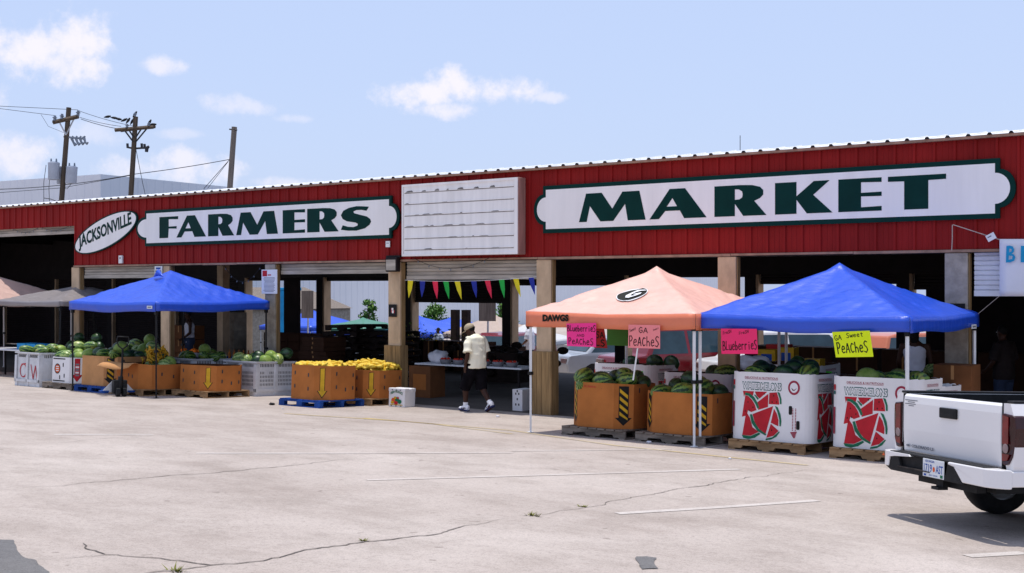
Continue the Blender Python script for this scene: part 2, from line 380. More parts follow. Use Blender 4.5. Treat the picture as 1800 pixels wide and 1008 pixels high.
mat('plastic_bag', (.7, .7, .75), .35, .1, 6)
mat('porta_blue', (.012, .27, .55), .5, .15, 3)
mat('banner_white', (.72, .72, .77), .7, .05, 2, bump=.1, bscale=3)
mat('banner_blue', (.012, .28, .52), .6, .1, 3)
mat('rope', (.5, .42, .36), .9, .2, 20)
for nm, c in (('flag_yellow', (.75, .62, .02)), ('flag_blue', (.02, .035, .30)), ('flag_red', (.78, .03, .08)), ('flag_green', (.02, .40, .06))): mat(nm, c, .6, .1, 5)
fabric('canvas_orange', (.80, .21, .10), .05); fabric('canvas_orange_faded', (.88, .50, .40), .05, .1); fabric('canvas_blue', (.016, .082, .60), .05); fabric('canvas_peach', (.76, .52, .44), .25, .5)  # canopy top gets a paler orange copy, overhead sunlight put into its colour
fabric('canvas_grey', (.30, .27, .27), .12); fabric('canvas_green', (.10, .30, .2), .2); fabric('canvas_white', (.75, .74, .74), .25); fabric('canvas_tan', (.62, .48, .38), .25)
melon_mat('melon_striped', (.012, .055, .012), (.19, .31, .05), (.42, .36, .05), 9)
melon_mat('melon_dark', (.008, .028, .010), (.03, .085, .025), (.06, .11, .03), 7)
melon_mat('melon_pale', (.10, .19, .035), (.34, .43, .13), (.50, .46, .13), 8)
mat('melon_plain', (.16, .27, .05), .4, .3, 12, col2=(.33, .42, .10))

def ground_material(name, c1, c2, speck, stain):
    m = D.materials.new(name); m.use_nodes = True; MATS[name] = m
    t = m.node_tree; b = t.nodes['Principled BSDF']; nd = t.nodes; lk = t.links
    b.inputs['Roughness'].default_value = .88; b.inputs['Specular IOR Level'].default_value = .25
    tcn = nd.new('ShaderNodeTexCoord')
    def noise(sc, det=6, ro=.6, st=None):
        n = nd.new('ShaderNodeTexNoise'); n.inputs['Scale'].default_value = sc; n.inputs['Detail'].default_value = det; n.inputs['Roughness'].default_value = ro
        v = tcn.outputs['Object']
        if st:
            mp = nd.new('ShaderNodeMapping'); mp.inputs['Scale'].default_value = st; mp.inputs['Rotation'].default_value = (0, 0, .35); lk.new(v, mp.inputs[0]); v = mp.outputs[0]
        lk.new(v, n.inputs['Vector']); return n.outputs['Fac']
    def ramp(f, a, c, ca, cb):
        r = nd.new('ShaderNodeValToRGB'); r.color_ramp.elements[0].position = a; r.color_ramp.elements[1].position = c
        r.color_ramp.elements[0].color = (*ca, 1); r.color_ramp.elements[1].color = (*cb, 1); lk.new(f, r.inputs[0]); return r.outputs[0]
    def mul(a, bb, f=1.0):
        x = nd.new('ShaderNodeMix'); x.data_type = 'RGBA'; x.blend_type = 'MULTIPLY'; x.inputs[0].default_value = f
        lk.new(a, x.inputs[6]); lk.new(bb, x.inputs[7]); return x.outputs[2]
    base = ramp(noise(.35, 8, .65), .38, .66, c1, c2)
    base = mul(base, ramp(noise(85, 3, .7), .3, .55, (speck,) * 3, (1, 1, 1)))
    base = mul(base, ramp(noise(22, 4, .7), .36, .5, (.86, .86, .86), (1, 1, 1)))
    base = mul(base, ramp(noise(7, 4, .6, (.7, 1.3, 1)), .26, .36, (.86, .85, .84), (1, 1, 1)), .7)
    base = mul(base, ramp(noise(42, 2, .5, (.5, 1.2, 1)), .26, .31, (.62, .6, .58), (1, 1, 1)), .8)
    base = mul(base, ramp(noise(.9, 8, .72, (1, 1.7, 1)), .34, .56, (stain, stain * .985, stain * .97), (1, 1, 1)))
    base = mul(base, ramp(noise(5.5, 2, .4), .24, .27, (.62, .61, .6), (1, 1, 1)), .8)
    lk.new(base, b.inputs['Base Color'])
    bp = nd.new('ShaderNodeBump'); bp.inputs['Strength'].default_value = .35; bp.inputs['Distance'].default_value = .006
    lk.new(noise(60, 4, .7), bp.inputs['Height']); lk.new(bp.outputs[0], b.inputs['Normal'])
    return m
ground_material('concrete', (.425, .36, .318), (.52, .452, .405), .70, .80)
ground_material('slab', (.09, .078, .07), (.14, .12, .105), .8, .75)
ground_material('asphalt', (.075, .072, .072), (.12, .115, .115), .6, .8)
ground_material('line_white', (.62, .57, .53), (.50, .435, .39), .8, .85)
ground_material('line_yellow', (.56, .42, .17), (.50, .45, .40), .8, .85)
ground_material('crack', (.13, .11, .095), (.30, .26, .235), .7, .8)
ground_material('asphalt_worn', (.15, .145, .145), (.23, .22, .215), .6, .8)

# ------------------------------------------------------------------ ground
g = MB()
ys = [400, 120, 36, 9.7, 9.4, 0, -6, -12, -20, -40]; xs = [-400, -120, -40, -20, -8, 0, 8, 20, 60, 400]
V = [(x, y, gz(x, y)) for y in ys + [-400] for x in xs]
for i, (x, y, z) in enumerate(V):
    if y == -400: V[i] = (x, y, 1.68)
nx = len(xs); g.faces(V, [(j * nx + i, (j + 1) * nx + i, (j + 1) * nx + i + 1, j * nx + i + 1) for j in range(len(ys)) for i in range(nx - 1)])
tag(g.build('parking_lot', 'concrete'), 'pale sun bleached concrete lot in front of the market', None, None, 'structure')
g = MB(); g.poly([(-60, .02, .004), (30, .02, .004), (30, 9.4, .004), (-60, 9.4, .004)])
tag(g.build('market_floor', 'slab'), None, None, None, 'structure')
g = MB(); q_ = [(x, y, gz(x, y) + .004) for y in (16, 36, 60) for x in (-400, 400)]; g.faces(q_, [(0, 1, 3, 2), (2, 3, 5, 4)])
tag(g.build('back_road', 'asphalt'), None, None, None, 'structure')
def strip(name, m, pix, w, dz, jit=0, taper=False):
    mb = MB(); P = [on_ground(x, y) for x, y in pix]; Q = []
    for a, b in zip(P, P[1:]):
        n = max(1, int((b - a).length / (.05 if jit else 5)))
        for k in range(n): Q.append(a.lerp(b, k / n))
    Q.append(P[-1])
    A = []; B = []
    for i, p in enumerate(Q):
        d = (Q[min(i + 1, len(Q) - 1)] - Q[max(i - 1, 0)]).normalized(); n = Vector((-d.y, d.x, 0)).normalized()
        off = n * (jit * (mnoise.noise(p * 1.3) + .7 * mnoise.noise(p * 4.1) + .35 * mnoise.noise(p * 13)))
        ww = w * ((.55 + .9 * abs(mnoise.noise(p * 5.3 + Vector((5, 0, 0))))) if jit else 1)
        if taper: ww *= max(.15, 1 - abs(2 * i / (len(Q) - 1) - 1) ** 3)
        for arr, s in ((A, 1), (B, -1)):
            q = p + off + n * (s * ww / 2); arr.append((q.x, q.y, gz(q.x, q.y) + dz))
    mb.faces(A + B, [(i, len(A) + i, len(A) + i + 1, i + 1) for i in range(len(A) - 1)])
    return tag(mb.build(name, m), None, None, None, 'structure')
for pts, w in (([(1085, 903), (1250, 893), (1437, 880)], .11), ([(645, 844), (900, 837), (1300, 825)], .10), ([(345, 797), (620, 797), (900, 796)], .10), ([(900, 793), (1180, 790)], .08), ([(95, 764), (270, 764)], .10), ([(1700, 978), (1800, 972)], .12), ([(1232, 788), (1275, 781)], .1)):
    strip('parking_line', 'line_white', pts, w, .004)
for pts in ([(500, 727), (700, 740), (900, 757), (1080, 783), (1300, 806), (1420, 818)], [(640, 735), (760, 745), (900, 763)]): strip('yellow_line', 'line_yellow', pts, .09, .0045)
for pts, w in (([(0, 862), (100, 854), (295, 837), (370, 832), (565, 812), (700, 802)], .02), ([(65, 980), (190, 976), (270, 985), (370, 994), (430, 987), (550, 967), (640, 955), (750, 939), (900, 912)], .026), ([(900, 912), (965, 905), (1115, 875), (1210, 860), (1315, 840), (1445, 822)], .015),
               ([(150, 955), (185, 975), (200, 977)], .02), ([(370, 994), (290, 1006), (250, 1012)], .024), ([(0, 781), (120, 777), (330, 762)], .012)):
    strip('pavement_crack', 'crack', pts, w, .005, jit=.09, taper=True)
def patch(name, m, pix, dz):
    mb = MB(); P = [on_ground(x, y) for x, y in pix]; Q = []
    for a, b in zip(P, P[1:] + P[:1]):
        for k in range(8):
            p = a.lerp(b, k / 8); p = p + Vector((mnoise.noise(p * 5), mnoise.noise(p * 5 + Vector((9, 0, 0))), 0)) * .06; Q.append(p)
    tri = tessellate_polygon([[Vector((p.x, p.y, 0)) for p in Q]])
    mb.faces([(p.x, p.y, gz(p.x, p.y) + dz) for p in Q], tri)
    return tag(mb.build(name, m), None, None, None, 'structure')
patch('asphalt_patch', 'asphalt_worn', [(-60, 940), (0, 947), (22, 951), (40, 975), (66, 990), (90, 1012), (110, 1040), (-60, 1060)], .006)
patch('asphalt_patch', 'asphalt_worn', [(1114, 978), (1130, 976), (1147, 979), (1149, 990), (1154, 1001), (1124, 1002), (1120, 991)], .006)
for (x, y, s) in ((640, 951, .03), (310, 1004, .06), (935, 906, .055), (1025, 891, .03)):
    mb = MB(); p0 = on_ground(x, y)
    for k in range(26):
        a = random.uniform(0, 6.3); r = random.uniform(0, s * 1.5); p = p0 + Vector((r * math.cos(a), r * math.sin(a) * .4, 0)); h = random.uniform(.4, 1) * s
        q = Vector((math.cos(a) * h, math.sin(a) * h, h * .8)); wv = Vector((-math.sin(a), math.cos(a), 0)) * .008
        mb.poly([p - wv, p + wv, p + q])
    tag(mb.build('crack_weeds', 'weed'), 'dry weed tufts growing in the pavement crack', None, None, 'stuff')

# ------------------------------------------------------------------ market hall
HALL = thing('market_hall', 'long red ribbed metal market hall with open bays and white roof edge', 'building', T(0, 0))
XL, XR, ZB, ZT = -38.0, 15.4, 2.985, 4.66
def ribbed(mb, x0, x1, z0, z1, y, mi=0, pitch=.3048):
    prof = []; x = x0
    while x < x1 - 1e-6:
        for dx, dy in ((0, 0), (.012, .028), (.048, .028), (.06, 0), (.13, 0), (.135, .005), (.15, .005), (.155, 0), (.215, 0), (.22, .005), (.235, .005), (.24, 0)):
            if x + dx < x1: prof.append((x + dx, y - dy))
        x += pitch
    prof.append((x1, y)); n = len(prof)
    mb.faces([(px, py, z0) for px, py in prof] + [(px, py, z1) for px, py in prof], [(i, i + 1, n + i + 1, n + i) for i in range(n - 1)], mi)
f = MB(); ribbed(f, -15.3, XR, ZB, ZT, 0); ribbed(f, XL, -15.3, 4.04, ZT, 0); f.box((XL, .06, 4.1), (XR, .16, 4.6)); f.box((-15.3, .06, 3.02), (XR, .16, 4.1))
f.build('fascia', 'red_metal', HALL)
r = MB()
V = [(XL, -.10, 4.672), (XR, -.10, 4.672), (XR, .85, 4.825), (XL, .85, 4.825), (XR, 9.5, 4.6), (XL, 9.5, 4.6)]
r.faces(V, [(0, 1, 2, 3), (3, 2, 4, 5)])
x = XL + .1
while x < XR:
    r.tube([(x, -.10, 4.678), (x, .86, 4.832)], [(.011, .011)] * 2, 6); x += .3048
r.build('roof', 'roof_white', HALL)
e = MB(); x = XL + .1
while x < XR:
    e.prism([(-.036, 0), (.036, 0), (.016, .032), (-.016, .032)], lambda u, v, x=x: (x + u, -.135, 4.668 + v), lambda u, v, x=x: (x + u, -.104, 4.668 + v)); x += .3048
e.m = [1] * len(e.m); e.box((XL, -.112, 4.628), (XR, -.03, 4.668)); e.build('eave_trim', ['trim_brown', 'dark_steel'], HALL)
e = MB(); random.seed(3); x = -15.3
while x < XR - .1:
    x2 = min(XR, x + random.uniform(1.2, 2.6)); e.box((x, -.05, 2.945 - random.uniform(0, .012)), (x2 - .01, -.034, 2.98)); x = x2
e.build('drip_flashing', 'trim_brown', HALL)
b = MB(); b.box((-15.3, .0, 2.93), (XR, .3, 2.982)); b.box((-15.3, .17, 2.99), (XR, .4, 4.41)); b.box((XL, .17, 4.07), (-15.31, .4, 4.41)); b.box((XL, 8.86, 2.72), (XR, 9.25, 4.55)); b.build('lintel_beam', 'dark_steel', HALL)
c = MB(); c.box((XL, .41, 4.42), (XR, 8.84, 4.5))
for i in range(-9, 5): c.box((i * 3.81 - .06, .42, 4.1), (i * 3.81 + .06, 8.82, 4.416))
for y in (1.8, 3.4, 5, 6.6, 8): c.box((XL, y, 4.3), (XR, y + .07, 4.414), 0)
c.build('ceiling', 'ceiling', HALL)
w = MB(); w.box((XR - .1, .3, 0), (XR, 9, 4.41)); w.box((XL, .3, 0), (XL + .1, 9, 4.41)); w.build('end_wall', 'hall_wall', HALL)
for i in range(-4, 5):
    x = i * 3.81; grey = i == 2
    cm = 'column_grey' if i in (2, -2) else 'column_paint'
    co = MB(); co.box((x - .175, -.03, 0 if i != 0 and i != -1 else .9), (x + .165, .13, 2.93)); co.box((x + .167, .0, 0), (x + .185, .11, 2.93), 1)
    co = co.build('column', [cm, 'guard_wood'], HALL, bevel=.012)
    if i in (-1, 0):
        gd = MB(); gd.box((x - .24, -.08, .0), (x + .21, .16, 1.2))
        for k in range(4): gd.box((x - .235 + k * .11, -.088, .01), (x - .235 + k * .11 + .103, -.082, 1.19))
        gd.build('column_guard', 'guard_wood', co, bevel=.006)
for i in range(-9, 5):
    x = i * 3.81; co = MB(); co.box((x - .18, 8.9, 0), (x + .12, 9.2, 2.72)); co.box((x + .122, 8.9, 0), (x + .19, 9.2, 2.72), 1); co.build('back_column', ['dark_steel', 'column_paint'], HALL)
def shutter(x0, x1, z0, z1, y, m, name='shutter'):
    s = MB(); z = z0 + .09; s.box((x0, y - .03, z0), (x1, y + .03, z0 + .085))
    while z < z1 - .01:
        zt = min(z + .074, z1); V = []
        for zz, dy in ((z, 0), (z + .012, -.016), (zt - .014, -.018), (zt - .004, 0)): V += [(x0, y + dy, zz), (x1, y + dy, zz)]
        s.faces(V, [(0, 1, 3, 2), (2, 3, 5, 4), (4, 5, 7, 6)]); z += .074
    s.box((x0, y + .004, z0 + .08), (x1, y + .02, z1))
    return s.build(name, m, HALL)
C = 3.81
shutter(-4 * C + .23, -3 * C - .2, 2.64, 2.975, .12, 'shutter_old'); shutter(-2 * C + .23, -C - .2, 2.70, 2.975, .12, 'shutter_old')
shutter(-C + .23, -.2, 2.565, 2.975, .12, 'shutter_old'); shutter(2 * C + .23, 3 * C - .2, 2.28, 2.975, .1, 'shutter_white')
shutter(-30, -15.32, 3.84, 4.06, .13, 'shutter_old')
for i, z0 in ((-1, 2.66), (0, 2.48), (1, 2.35), (2, .05), (3, .05), (-4, 2.6), (-3, 1.94), (-2, 2.45), (-5, 2.62), (-6, .05), (-7, .05), (-8, .05), (-9, .05), (-10, .05)): shutter(i * C + .2, (i + 1) * C - .2, z0, 2.75, 9.04, 'shutter_shaded', 'back_shutter')
mb = MB(); mb.box((on_face(1628, 560, 9.1).x, 9.08, 0), (2 * C - .2, 9.14, 2.36)); mb.build('added_back_panel', 'hall_wall', HALL)  # dark panel added to close part of the bay and darken the hall

# ------------------------------------------------------------------ signs on the fascia
def fpt(y): return lambda u, v: (u, y, v)
def name_sign(x0, x1, xb0, xb1, label, letters):
    zt, zb, bw = 4.243, 3.503, .075
    root = thing('name_sign', label, 'sign', T(0, -.03))
    def outline(e, xa, xb, xa2, xb2):
        zm = (zt + zb) / 2; hh = (zt - zb) / 2 + e; n = .62 * (zt - zb) / 2 + e * .75; rx0 = xa - xa2
        P = [(xa, zm - hh), (xb, zm - hh)]
        P += [(xb, zm - n)] + [(xb + (xb2 - xb) * math.cos(R(a)), zm + n * math.sin(R(a))) for a in range(-78, 79, 12)] + [(xb, zm + n)]
        P += [(xb, zm + hh), (xa, zm + hh), (xa, zm + n)]
        P += [(xa - (xa - xa2) * math.cos(R(a)), zm + n * math.sin(R(a))) for a in range(78, -79, -12)] + [(xa, zm - n)]
        return P
    bo = MB(); bo.prism(outline(bw, x0 - bw * .9, x1 + bw * .9, xb0 - bw, xb1 + bw), fpt(-.045), fpt(.0)); bo.build('border', 'sign_green', root)
    pa = MB(); pa.prism(outline(0, x0, x1, xb0, xb1), fpt(-.049), fpt(-.045)); pa.build('panel', 'sign_white', root)
    le = MB()
    for ch, a, b, z0, z1 in letters: put_glyph(le, ch, lambda u, v, a=a, b=b, z0=z0, z1=z1: (a + (b - a) * u, -.053, z0 + (z1 - z0) * v))
    le.build('lettering', 'sign_green', root); return root
def fx(x): return on_face(x, 400).x
name_sign(-12.11, -3.92, fx(246.6), fx(701.6), 'long white sign with green border and wide letters reading FARMERS', [(c, fx(a), fx(b), 3.615, 4.135) for c, a, b in (('F', 285, 318), ('A', 315, 367), ('R', 370.6, 416.5), ('M', 420, 493.5), ('E', 501.7, 541), ('R', 544.7, 600), ('S', 604, 657))])
name_sign(.08, 8.19, fx(948), fx(1778), 'long white sign with green border and wide letters reading MARKET', [(c, fx(a), fx(b), 3.61, 4.13) for c, a, b in (('M', 1022, 1139), ('A', 1145.7, 1246), ('R', 1259.7, 1351), ('K', 1366, 1467), ('E', 1477, 1553), ('T', 1564, 1666))])
ov = thing('oval_sign', 'tilted white oval sign reading JACKSONVILLE', 'sign', T(0, -.03))
def ovp(e, y):
    def f(a, _=0):
        A = 62.3 + e; Bq = 25.3 + e; ph = R(30.2); c0, s0 = math.cos(a), math.sin(a)
        p = on_face(190.3 + A * c0 * math.cos(ph) - Bq * s0 * math.sin(ph) * -1 * -1, 408.5 - (A * c0 * math.sin(ph) + Bq * s0 * math.cos(ph))); return (p.x, y, p.z)
    return f
for nm, e, y0, y1, m in (('border', 0, -.045, 0, 'sign_green'), ('panel', -2.2, -.049, -.045, 'sign_white')):
    mb = MB(); P = [ovp(e, 0)(2 * math.pi * k / 48) for k in range(48)]; mb.prism([(p[0], p[2]) for p in P], fpt(y0), fpt(y1)); mb.build(nm, m, ov)
mb = MB()
def jx(u, v): p = on_face(143.5 + 93 * u - 1.5 * v, 442.5 - 42 * u - 28.5 * v); return (p.x, -.053, p.z)
put_text(mb, 'JACKSONVILLE', jx, 0, .034); mb.build('lettering', 'sign_green', ov)
# changeable-letter board
rb = thing('letter_board', 'empty white changeable letter board in a boxy frame shaded pink', 'sign', T(0, -.03))
bx0, bx1, bz0, bz1, dp = on_face(707, 400, -.27).x, on_face(911, 400, -.27).x, 3.035, 4.50, .24
mb = MB(); mb.box((bx0, -dp, bz0), (bx1, 0, bz1)); mb.build('cabinet', 'box_side_shaded', rb, bevel=.012)
mb = MB(); fr = .05
for a, b in (((bx0 + .005, -dp - .022, bz0 + .005), (bx1 - .005, -dp - .002, bz0 + fr)), ((bx0 + .005, -dp - .022, bz1 - fr), (bx1 - .005, -dp - .002, bz1 - .005)), ((bx0 + .005, -dp - .022, bz0 + fr), (bx0 + fr * .8, -dp - .002, bz1 - fr)), ((bx1 - fr * 1.6, -dp - .022, bz0 + fr), (bx1 - .005, -dp - .002, bz1 - fr))): mb.box(a, b)
mb.build('frame', 'box_face', rb)
mb = MB(); mb.box((bx0 + .045, -dp - .006, bz0 + .045), (bx1 - .085, -dp - .001, bz1 - .045)); mb.build('letter_panel', 'box_face', rb)
mb = MB(); mg = MB(); random.seed(5)
for k in range(6):
    z = bz0 + .135 + k * .232
    mb.box((bx0 + .07, -dp - .018, z), (bx1 - .1, -dp - .0065, z + .022))
    mg.poly([(bx0 + .07, -dp - .0075, z - .002), (bx1 - .1, -dp - .0075, z - .002), (bx1 - .1, -dp - .0075, z - .016), (bx0 + .07, -dp - .0075, z - .016)])
    x = bx0 + .1
    while x < bx1 - .4:
        w = random.uniform(.06, .3); h = random.uniform(.006, .02) * (2.2 if k == 5 else 1)
        if random.random() < (.95 if k == 5 else .45): mg.poly([(x, -dp - .0185, z + .004), (x + w, -dp - .0185, z + .004), (x + w * .8, -dp - .0185, z + .004 + h), (x + w * .25, -dp - .0185, z + .004 + h * .8)])
        x += w + random.uniform(.02, .3)
mb.build('letter_rail', 'box_face', rb); mg.build('grime_streaks', mat('grime_soft', (.20, .185, .175), .8, .5, 6), rb)
# small things on the wall and columns
def wall_box(name, label, cat, px, py, w, h, d, m, yy, marks=None, rz=0):
    p = on_face(px, py, yy); rt = thing(name, label, cat, Matrix.Translation(p) @ Matrix.Rotation(rz, 4, 'Y'))
    mb = MB(); mb.box((-w / 2, -d, -h / 2), (w / 2, 0, h / 2)); mb.build('plate', m, rt, bevel=min(.006, d * .3))
    if marks:
        for nm, mm, qs in marks:
            mk = MB()
            for k, q in enumerate(qs): mk.poly([(w * (u - .5), -d - .0012 - .0002 * (k % 3), h * (v - .5)) for u, v in q])
            mk.build(nm, mm, rt)
    return rt
def rect(a, b, c, d): return [(a, b), (c, b), (c, d), (a, d)]
wall_box('utility_plate', 'small white square plate on the red wall below the FARMERS sign', 'plate', 682.5, 429, .12, .13, .02, 'white_paint', -.03, [('mark', 'print_grey', [rect(.2, .6, .8, .7)])])
wall_box('junction_box', 'small white box on the red wall below the JACKSONVILLE oval', 'box', 214, 456, .14, .2, .05, 'white_paint', -.03, [('mark', 'print_grey', [rect(.3, .55, .7, .8)])])
random.seed(2)
lines = [rect(.12 + random.uniform(0, .08), v, .88 - random.uniform(0, .1), v + .022) for v in [.08 + .052 * k for k in range(12)]]
wall_box('rules_notice', 'white notice with red heading and fine print on a column', 'sign', 474, 495, .52, .55, .012, 'white_paint', -.05, [('heading', 'print_red', [rect(.06, .72, .36, .96), rect(.4, .75, .62, .8)]), ('fine_print', 'print_grey', lines)])
ns = wall_box('no_smoking_sign', 'small black sign with red and white figure on tan column', 'sign', 690.5, 546, .22, .26, .012, 'print_black', -.05, [('figure', 'white_paint', [rect(.44, .3, .66, .52), rect(.4, .55, .62, .72)]), ('slash', 'print_red', [rect(.34, .36, .43, .7), rect(.67, .3, .75, .55)])])
wall_box('no_parking_sign', 'small framed white notice with dark band on a grey column', 'sign', 279, 477, .3, .26, .012, 'plate_white', -.05, [('band', 'print_black', [rect(.12, .2, .88, .6)]), ('heading', 'print_blue', [rect(.2, .7, .8, .88)])])
fl = thing('floodlight', 'square weathered floodlight at the top of a tan column', 'lamp', Matrix.Translation(on_face(694, 465, -.06)))
mb = MB(); mb.box((-.16, -.12, -.15), (.16, 0, .15)); mb.build('housing', 'dark_steel', fl, bevel=.02); mb = MB(); mb.box((-.13, -.128, -.12), (.13, -.118, .10)); mb.build('lens', 'shutter_old', fl)
mb = MB(); mb.box((-.19, -.06, .15), (.19, .02, .19)); mb.build('bracket', 'rubber', fl)
wall_box('black_plaque', 'black plaque fixed to the grey column behind the blue canopy', 'sign', 1681, 545, .26, .2, .012, 'print_black', -.05, [('figure', 'print_grey', [rect(.2, .3, .8, .5)])])
# banner, rope and tag
p0 = on_face(1757, 420, -.12); p1 = on_face(1757, 520, -.12)
bn = thing('banner', 'white cloth banner with blue hand painted letter B', 'banner', T(0, 0))
mb = MB(); nX, nZ = 22, 10; wB = 2.6
for i in range(nX + 1):
    for j in range(nZ + 1):
        u, v = i / nX, j / nZ; mb.v.append((p0.x + wB * u, -.12 + .02 * mnoise.noise(Vector((u * 5, v * 4, 0))), p0.z + (p1.z - p0.z) * v - .02 * math.sin(u * 3.14) * (1 - v)))
for i in range(nX):
    for j in range(nZ): mb.f.append((i * (nZ + 1) + j, i * (nZ + 1) + j + 1, (i + 1) * (nZ + 1) + j + 1, (i + 1) * (nZ + 1) + j)); mb.m.append(0); mb.sm.append(True)
o = mb.build('cloth', 'banner_white', bn); sd = o.modifiers.new('s', 'SOLIDIFY'); sd.thickness = .004
mb = MB()
def bp(px, py, d=0): q = on_face(px, py, -.152 - d); return (q.x, q.y, q.z)
B_ = [(1769, 432), (1768, 461.5), (1776, 461), (1783, 458), (1785, 452), (1782, 447), (1778, 446), (1782, 443), (1783, 438), (1780, 433), (1775, 431.5)]
Q = [bp(*q) for q in B_]; h1 = [bp(*q) for q in ((1774, 437), (1774, 443.5), (1778, 441.5), (1778, 437.5))]; h2 = [bp(*q) for q in ((1773.5, 449), (1773, 456.5), (1779, 455), (1780, 450))]
tri = tessellate_polygon([[Vector((q[0], q[2], 0)) for q in l] for l in (Q, h1, h2)]); mb.faces(Q + h1 + h2, tri)
mb.poly([bp(1794.5, 432), bp(1794, 461), bp(1801, 461), bp(1801, 432)]); mb.build('painted_letter', 'banner_blue', bn)
def rope(name, label, pix, y, r, m='rope', cat='rope', sag=0):
    P = [on_face(a, b, y) for a, b in pix]; Q = []
    for a, b in zip(P, P[1:]):
        for k in range(8): q = a.lerp(b, k / 8); q.z -= sag * 4 * (k / 8) * (1 - k / 8); Q.append(q)
    Q.append(P[-1]); mb = MB(); mb.tube(Q, r, 5); o = mb.build(name, m); return tag(o, label, cat)
rope('banner_rope', 'thin pale rope hanging on the red wall and tied to the banner top', [(1673, 440), (1674, 418), (1674, 396), (1676, 395), (1735, 414), (1757, 421)], -.11, .007)
rope('tie_rope', 'thin rope from the banner corner down to the blue canopy', [(1757, 520), (1714, 556)], -.14, .0035)
wall_box('paper_tag', 'small tilted white paper tag on the rope beside the banner', 'tag', 1742, 416.5, .13, .1, .004, 'plate_white', -.122, [('mark', 'print_grey', [rect(.15, .55, .6, .72)])], rz=R(-28))
# string lights and pennants
def string_lights(label, pix, y, sag):
    P = [on_face(a, b, y) for a, b in pix]; rt = thing('string_lights', label, 'lights', Matrix.Translation(P[0])); mb = MB(); bl = MB()
    for a, b in zip(P, P[1:]):
        Q = []
        for k in range(15):
            q = a.lerp(b, k / 14) - P[0]; q.z -= sag * 4 * (k / 14) * (1 - k / 14); Q.append(q)
            if k % 2: bl = MB(); bl.ell(q - Vector((0, 0, .03)), (.014, .014, .022), 6, 4); bl.build('bulb', 'insulator', rt)
        mb.tube(Q, .005, 5)
    mb.build('cord', 'wire', rt)
string_lights('sagging string of tiny bulbs across the old shutter behind the pennants', [(726, 453), (862, 452)], -.06, .22)
string_lights('loose string of tiny bulbs beside the notice column', [(392, 462), (462, 461)], .2, .45)
string_lights('drooping string of tiny bulbs across the far left shutter', [(20, 400), (70, 398), (128, 393)], .06, .14)
pl = thing('pennant_string', 'string of yellow, blue, red and green pennants across an open bay', 'pennants', T(0, -.02))
ca, cb = on_face(712, 494, -.02), on_face(946, 488, -.02); Q = []
for k in range(25): q = ca.lerp(cb, k / 24); q.z += .02 - .05 * 4 * (k / 24) * (1 - k / 24); Q.append(q + Vector((0, .02, 0)))
mb = MB(); mb.tube(Q, .005, 5); mb.build('cord', 'white_paint', pl)
for i, (px, c, tipx, tipy) in enumerate(((722, 'yellow', 719, 524), (743, 'blue', 742, 523), (765, 'red', 769, 526), (784, 'green', 790, 526), (804, 'yellow', 812, 527), (833, 'blue', 838, 524), (857, 'red', 865, 525), (882, 'green', 887, 524), (907, 'yellow', 916, 523), (934, 'blue', 941, 519))):
    a = on_face(px - 5, 494, -.02); t = (a.x - ca.x) / (cb.x - ca.x); zt = ca.z + (cb.z - ca.z) * t + .02 - .05 * 4 * t * (1 - t); b = on_face(px + 4.5, 494, -.02); tp = on_face(tipx, tipy, -.02)
    mb = MB(); m1 = Vector(((a.x * .55 + tp.x * .45), .0 - .02, (zt + tp.z) / 2)); m2 = Vector(((b.x * .55 + tp.x * .45), .015, (zt + tp.z) / 2))
    mb.poly([(a.x, 0, zt), (b.x, 0, zt), m2, m1]); mb.poly([m1, m2, (tp.x, -.01, tp.z)])
    o = mb.build('pennant', 'flag_' + c, pl); sd = o.modifiers.new('s', 'SOLIDIFY'); sd.thickness = .002; o['label'] = c + ' pennant'
# ------------------------------------------------------------------ pallets
PROT = {}
def pallet(label, M, kind='wood', group=None, w=1.14, d=1.18):
    key = ('pallet', kind)
    if key in PROT: return copy_tree(PROT[key], M, label, group)
    rt = thing('pallet', label, 'pallet', M, group); m = {'wood': 'wood_pallet', 'grey': 'wood_grey', 'blue': 'pallet_blue', 'dark': 'wood_dark'}[kind]
    mb = MB(); nb = 7; bw = w / nb
    for k in range(nb):
        if kind == 'blue': mb.box((-w / 2 + k * bw + .01, -d / 2, .118), (-w / 2 + (k + 1) * bw - .012, d / 2, .14))
        else: mb.box((-w / 2 + k * bw + .01, -d / 2 - random.uniform(0, .015), .12), (-w / 2 + (k + 1) * bw - random.uniform(.015, .03), d / 2, .14))
    mb.build('deck', m, rt)
    for y in (-d / 2 + .03, 0, d / 2 - .03):
        s = MB()
        if kind == 'blue':
            for x in (-w / 2, -.075, w / 2 - .15): s.box((x, y - .045, .022), (x + .15, y + .045, .094))
            s.box((-w / 2, y - .05, .095), (w / 2, y + .05, .117)); s.box((-w / 2, y - .05, 0), (w / 2, y + .05, .021))
        else:
            P = [(-w / 2, .022), (-w * .33, .022), (-w * .31, .062), (-w * .12, .062), (-w * .1, .022), (w * .1, .022), (w * .12, .062), (w * .31, .062), (w * .33, .022), (w / 2, .022), (w / 2, .118), (-w / 2, .118)]
            s.prism(P, lambda u, v: (u, y - .02, v), lambda u, v: (u, y + .02, v))
        s.build('stringer', m, rt)
    if kind != 'blue':
        s = MB()
        for x in (-w / 2, -.05, w / 2 - .1): s.box((x, -d / 2, 0), (x + .1, d / 2, .02))
        s.build('bottom_board', m, rt)
    PROT[key] = rt; KID[rt.name] = list(rt.children); return rt

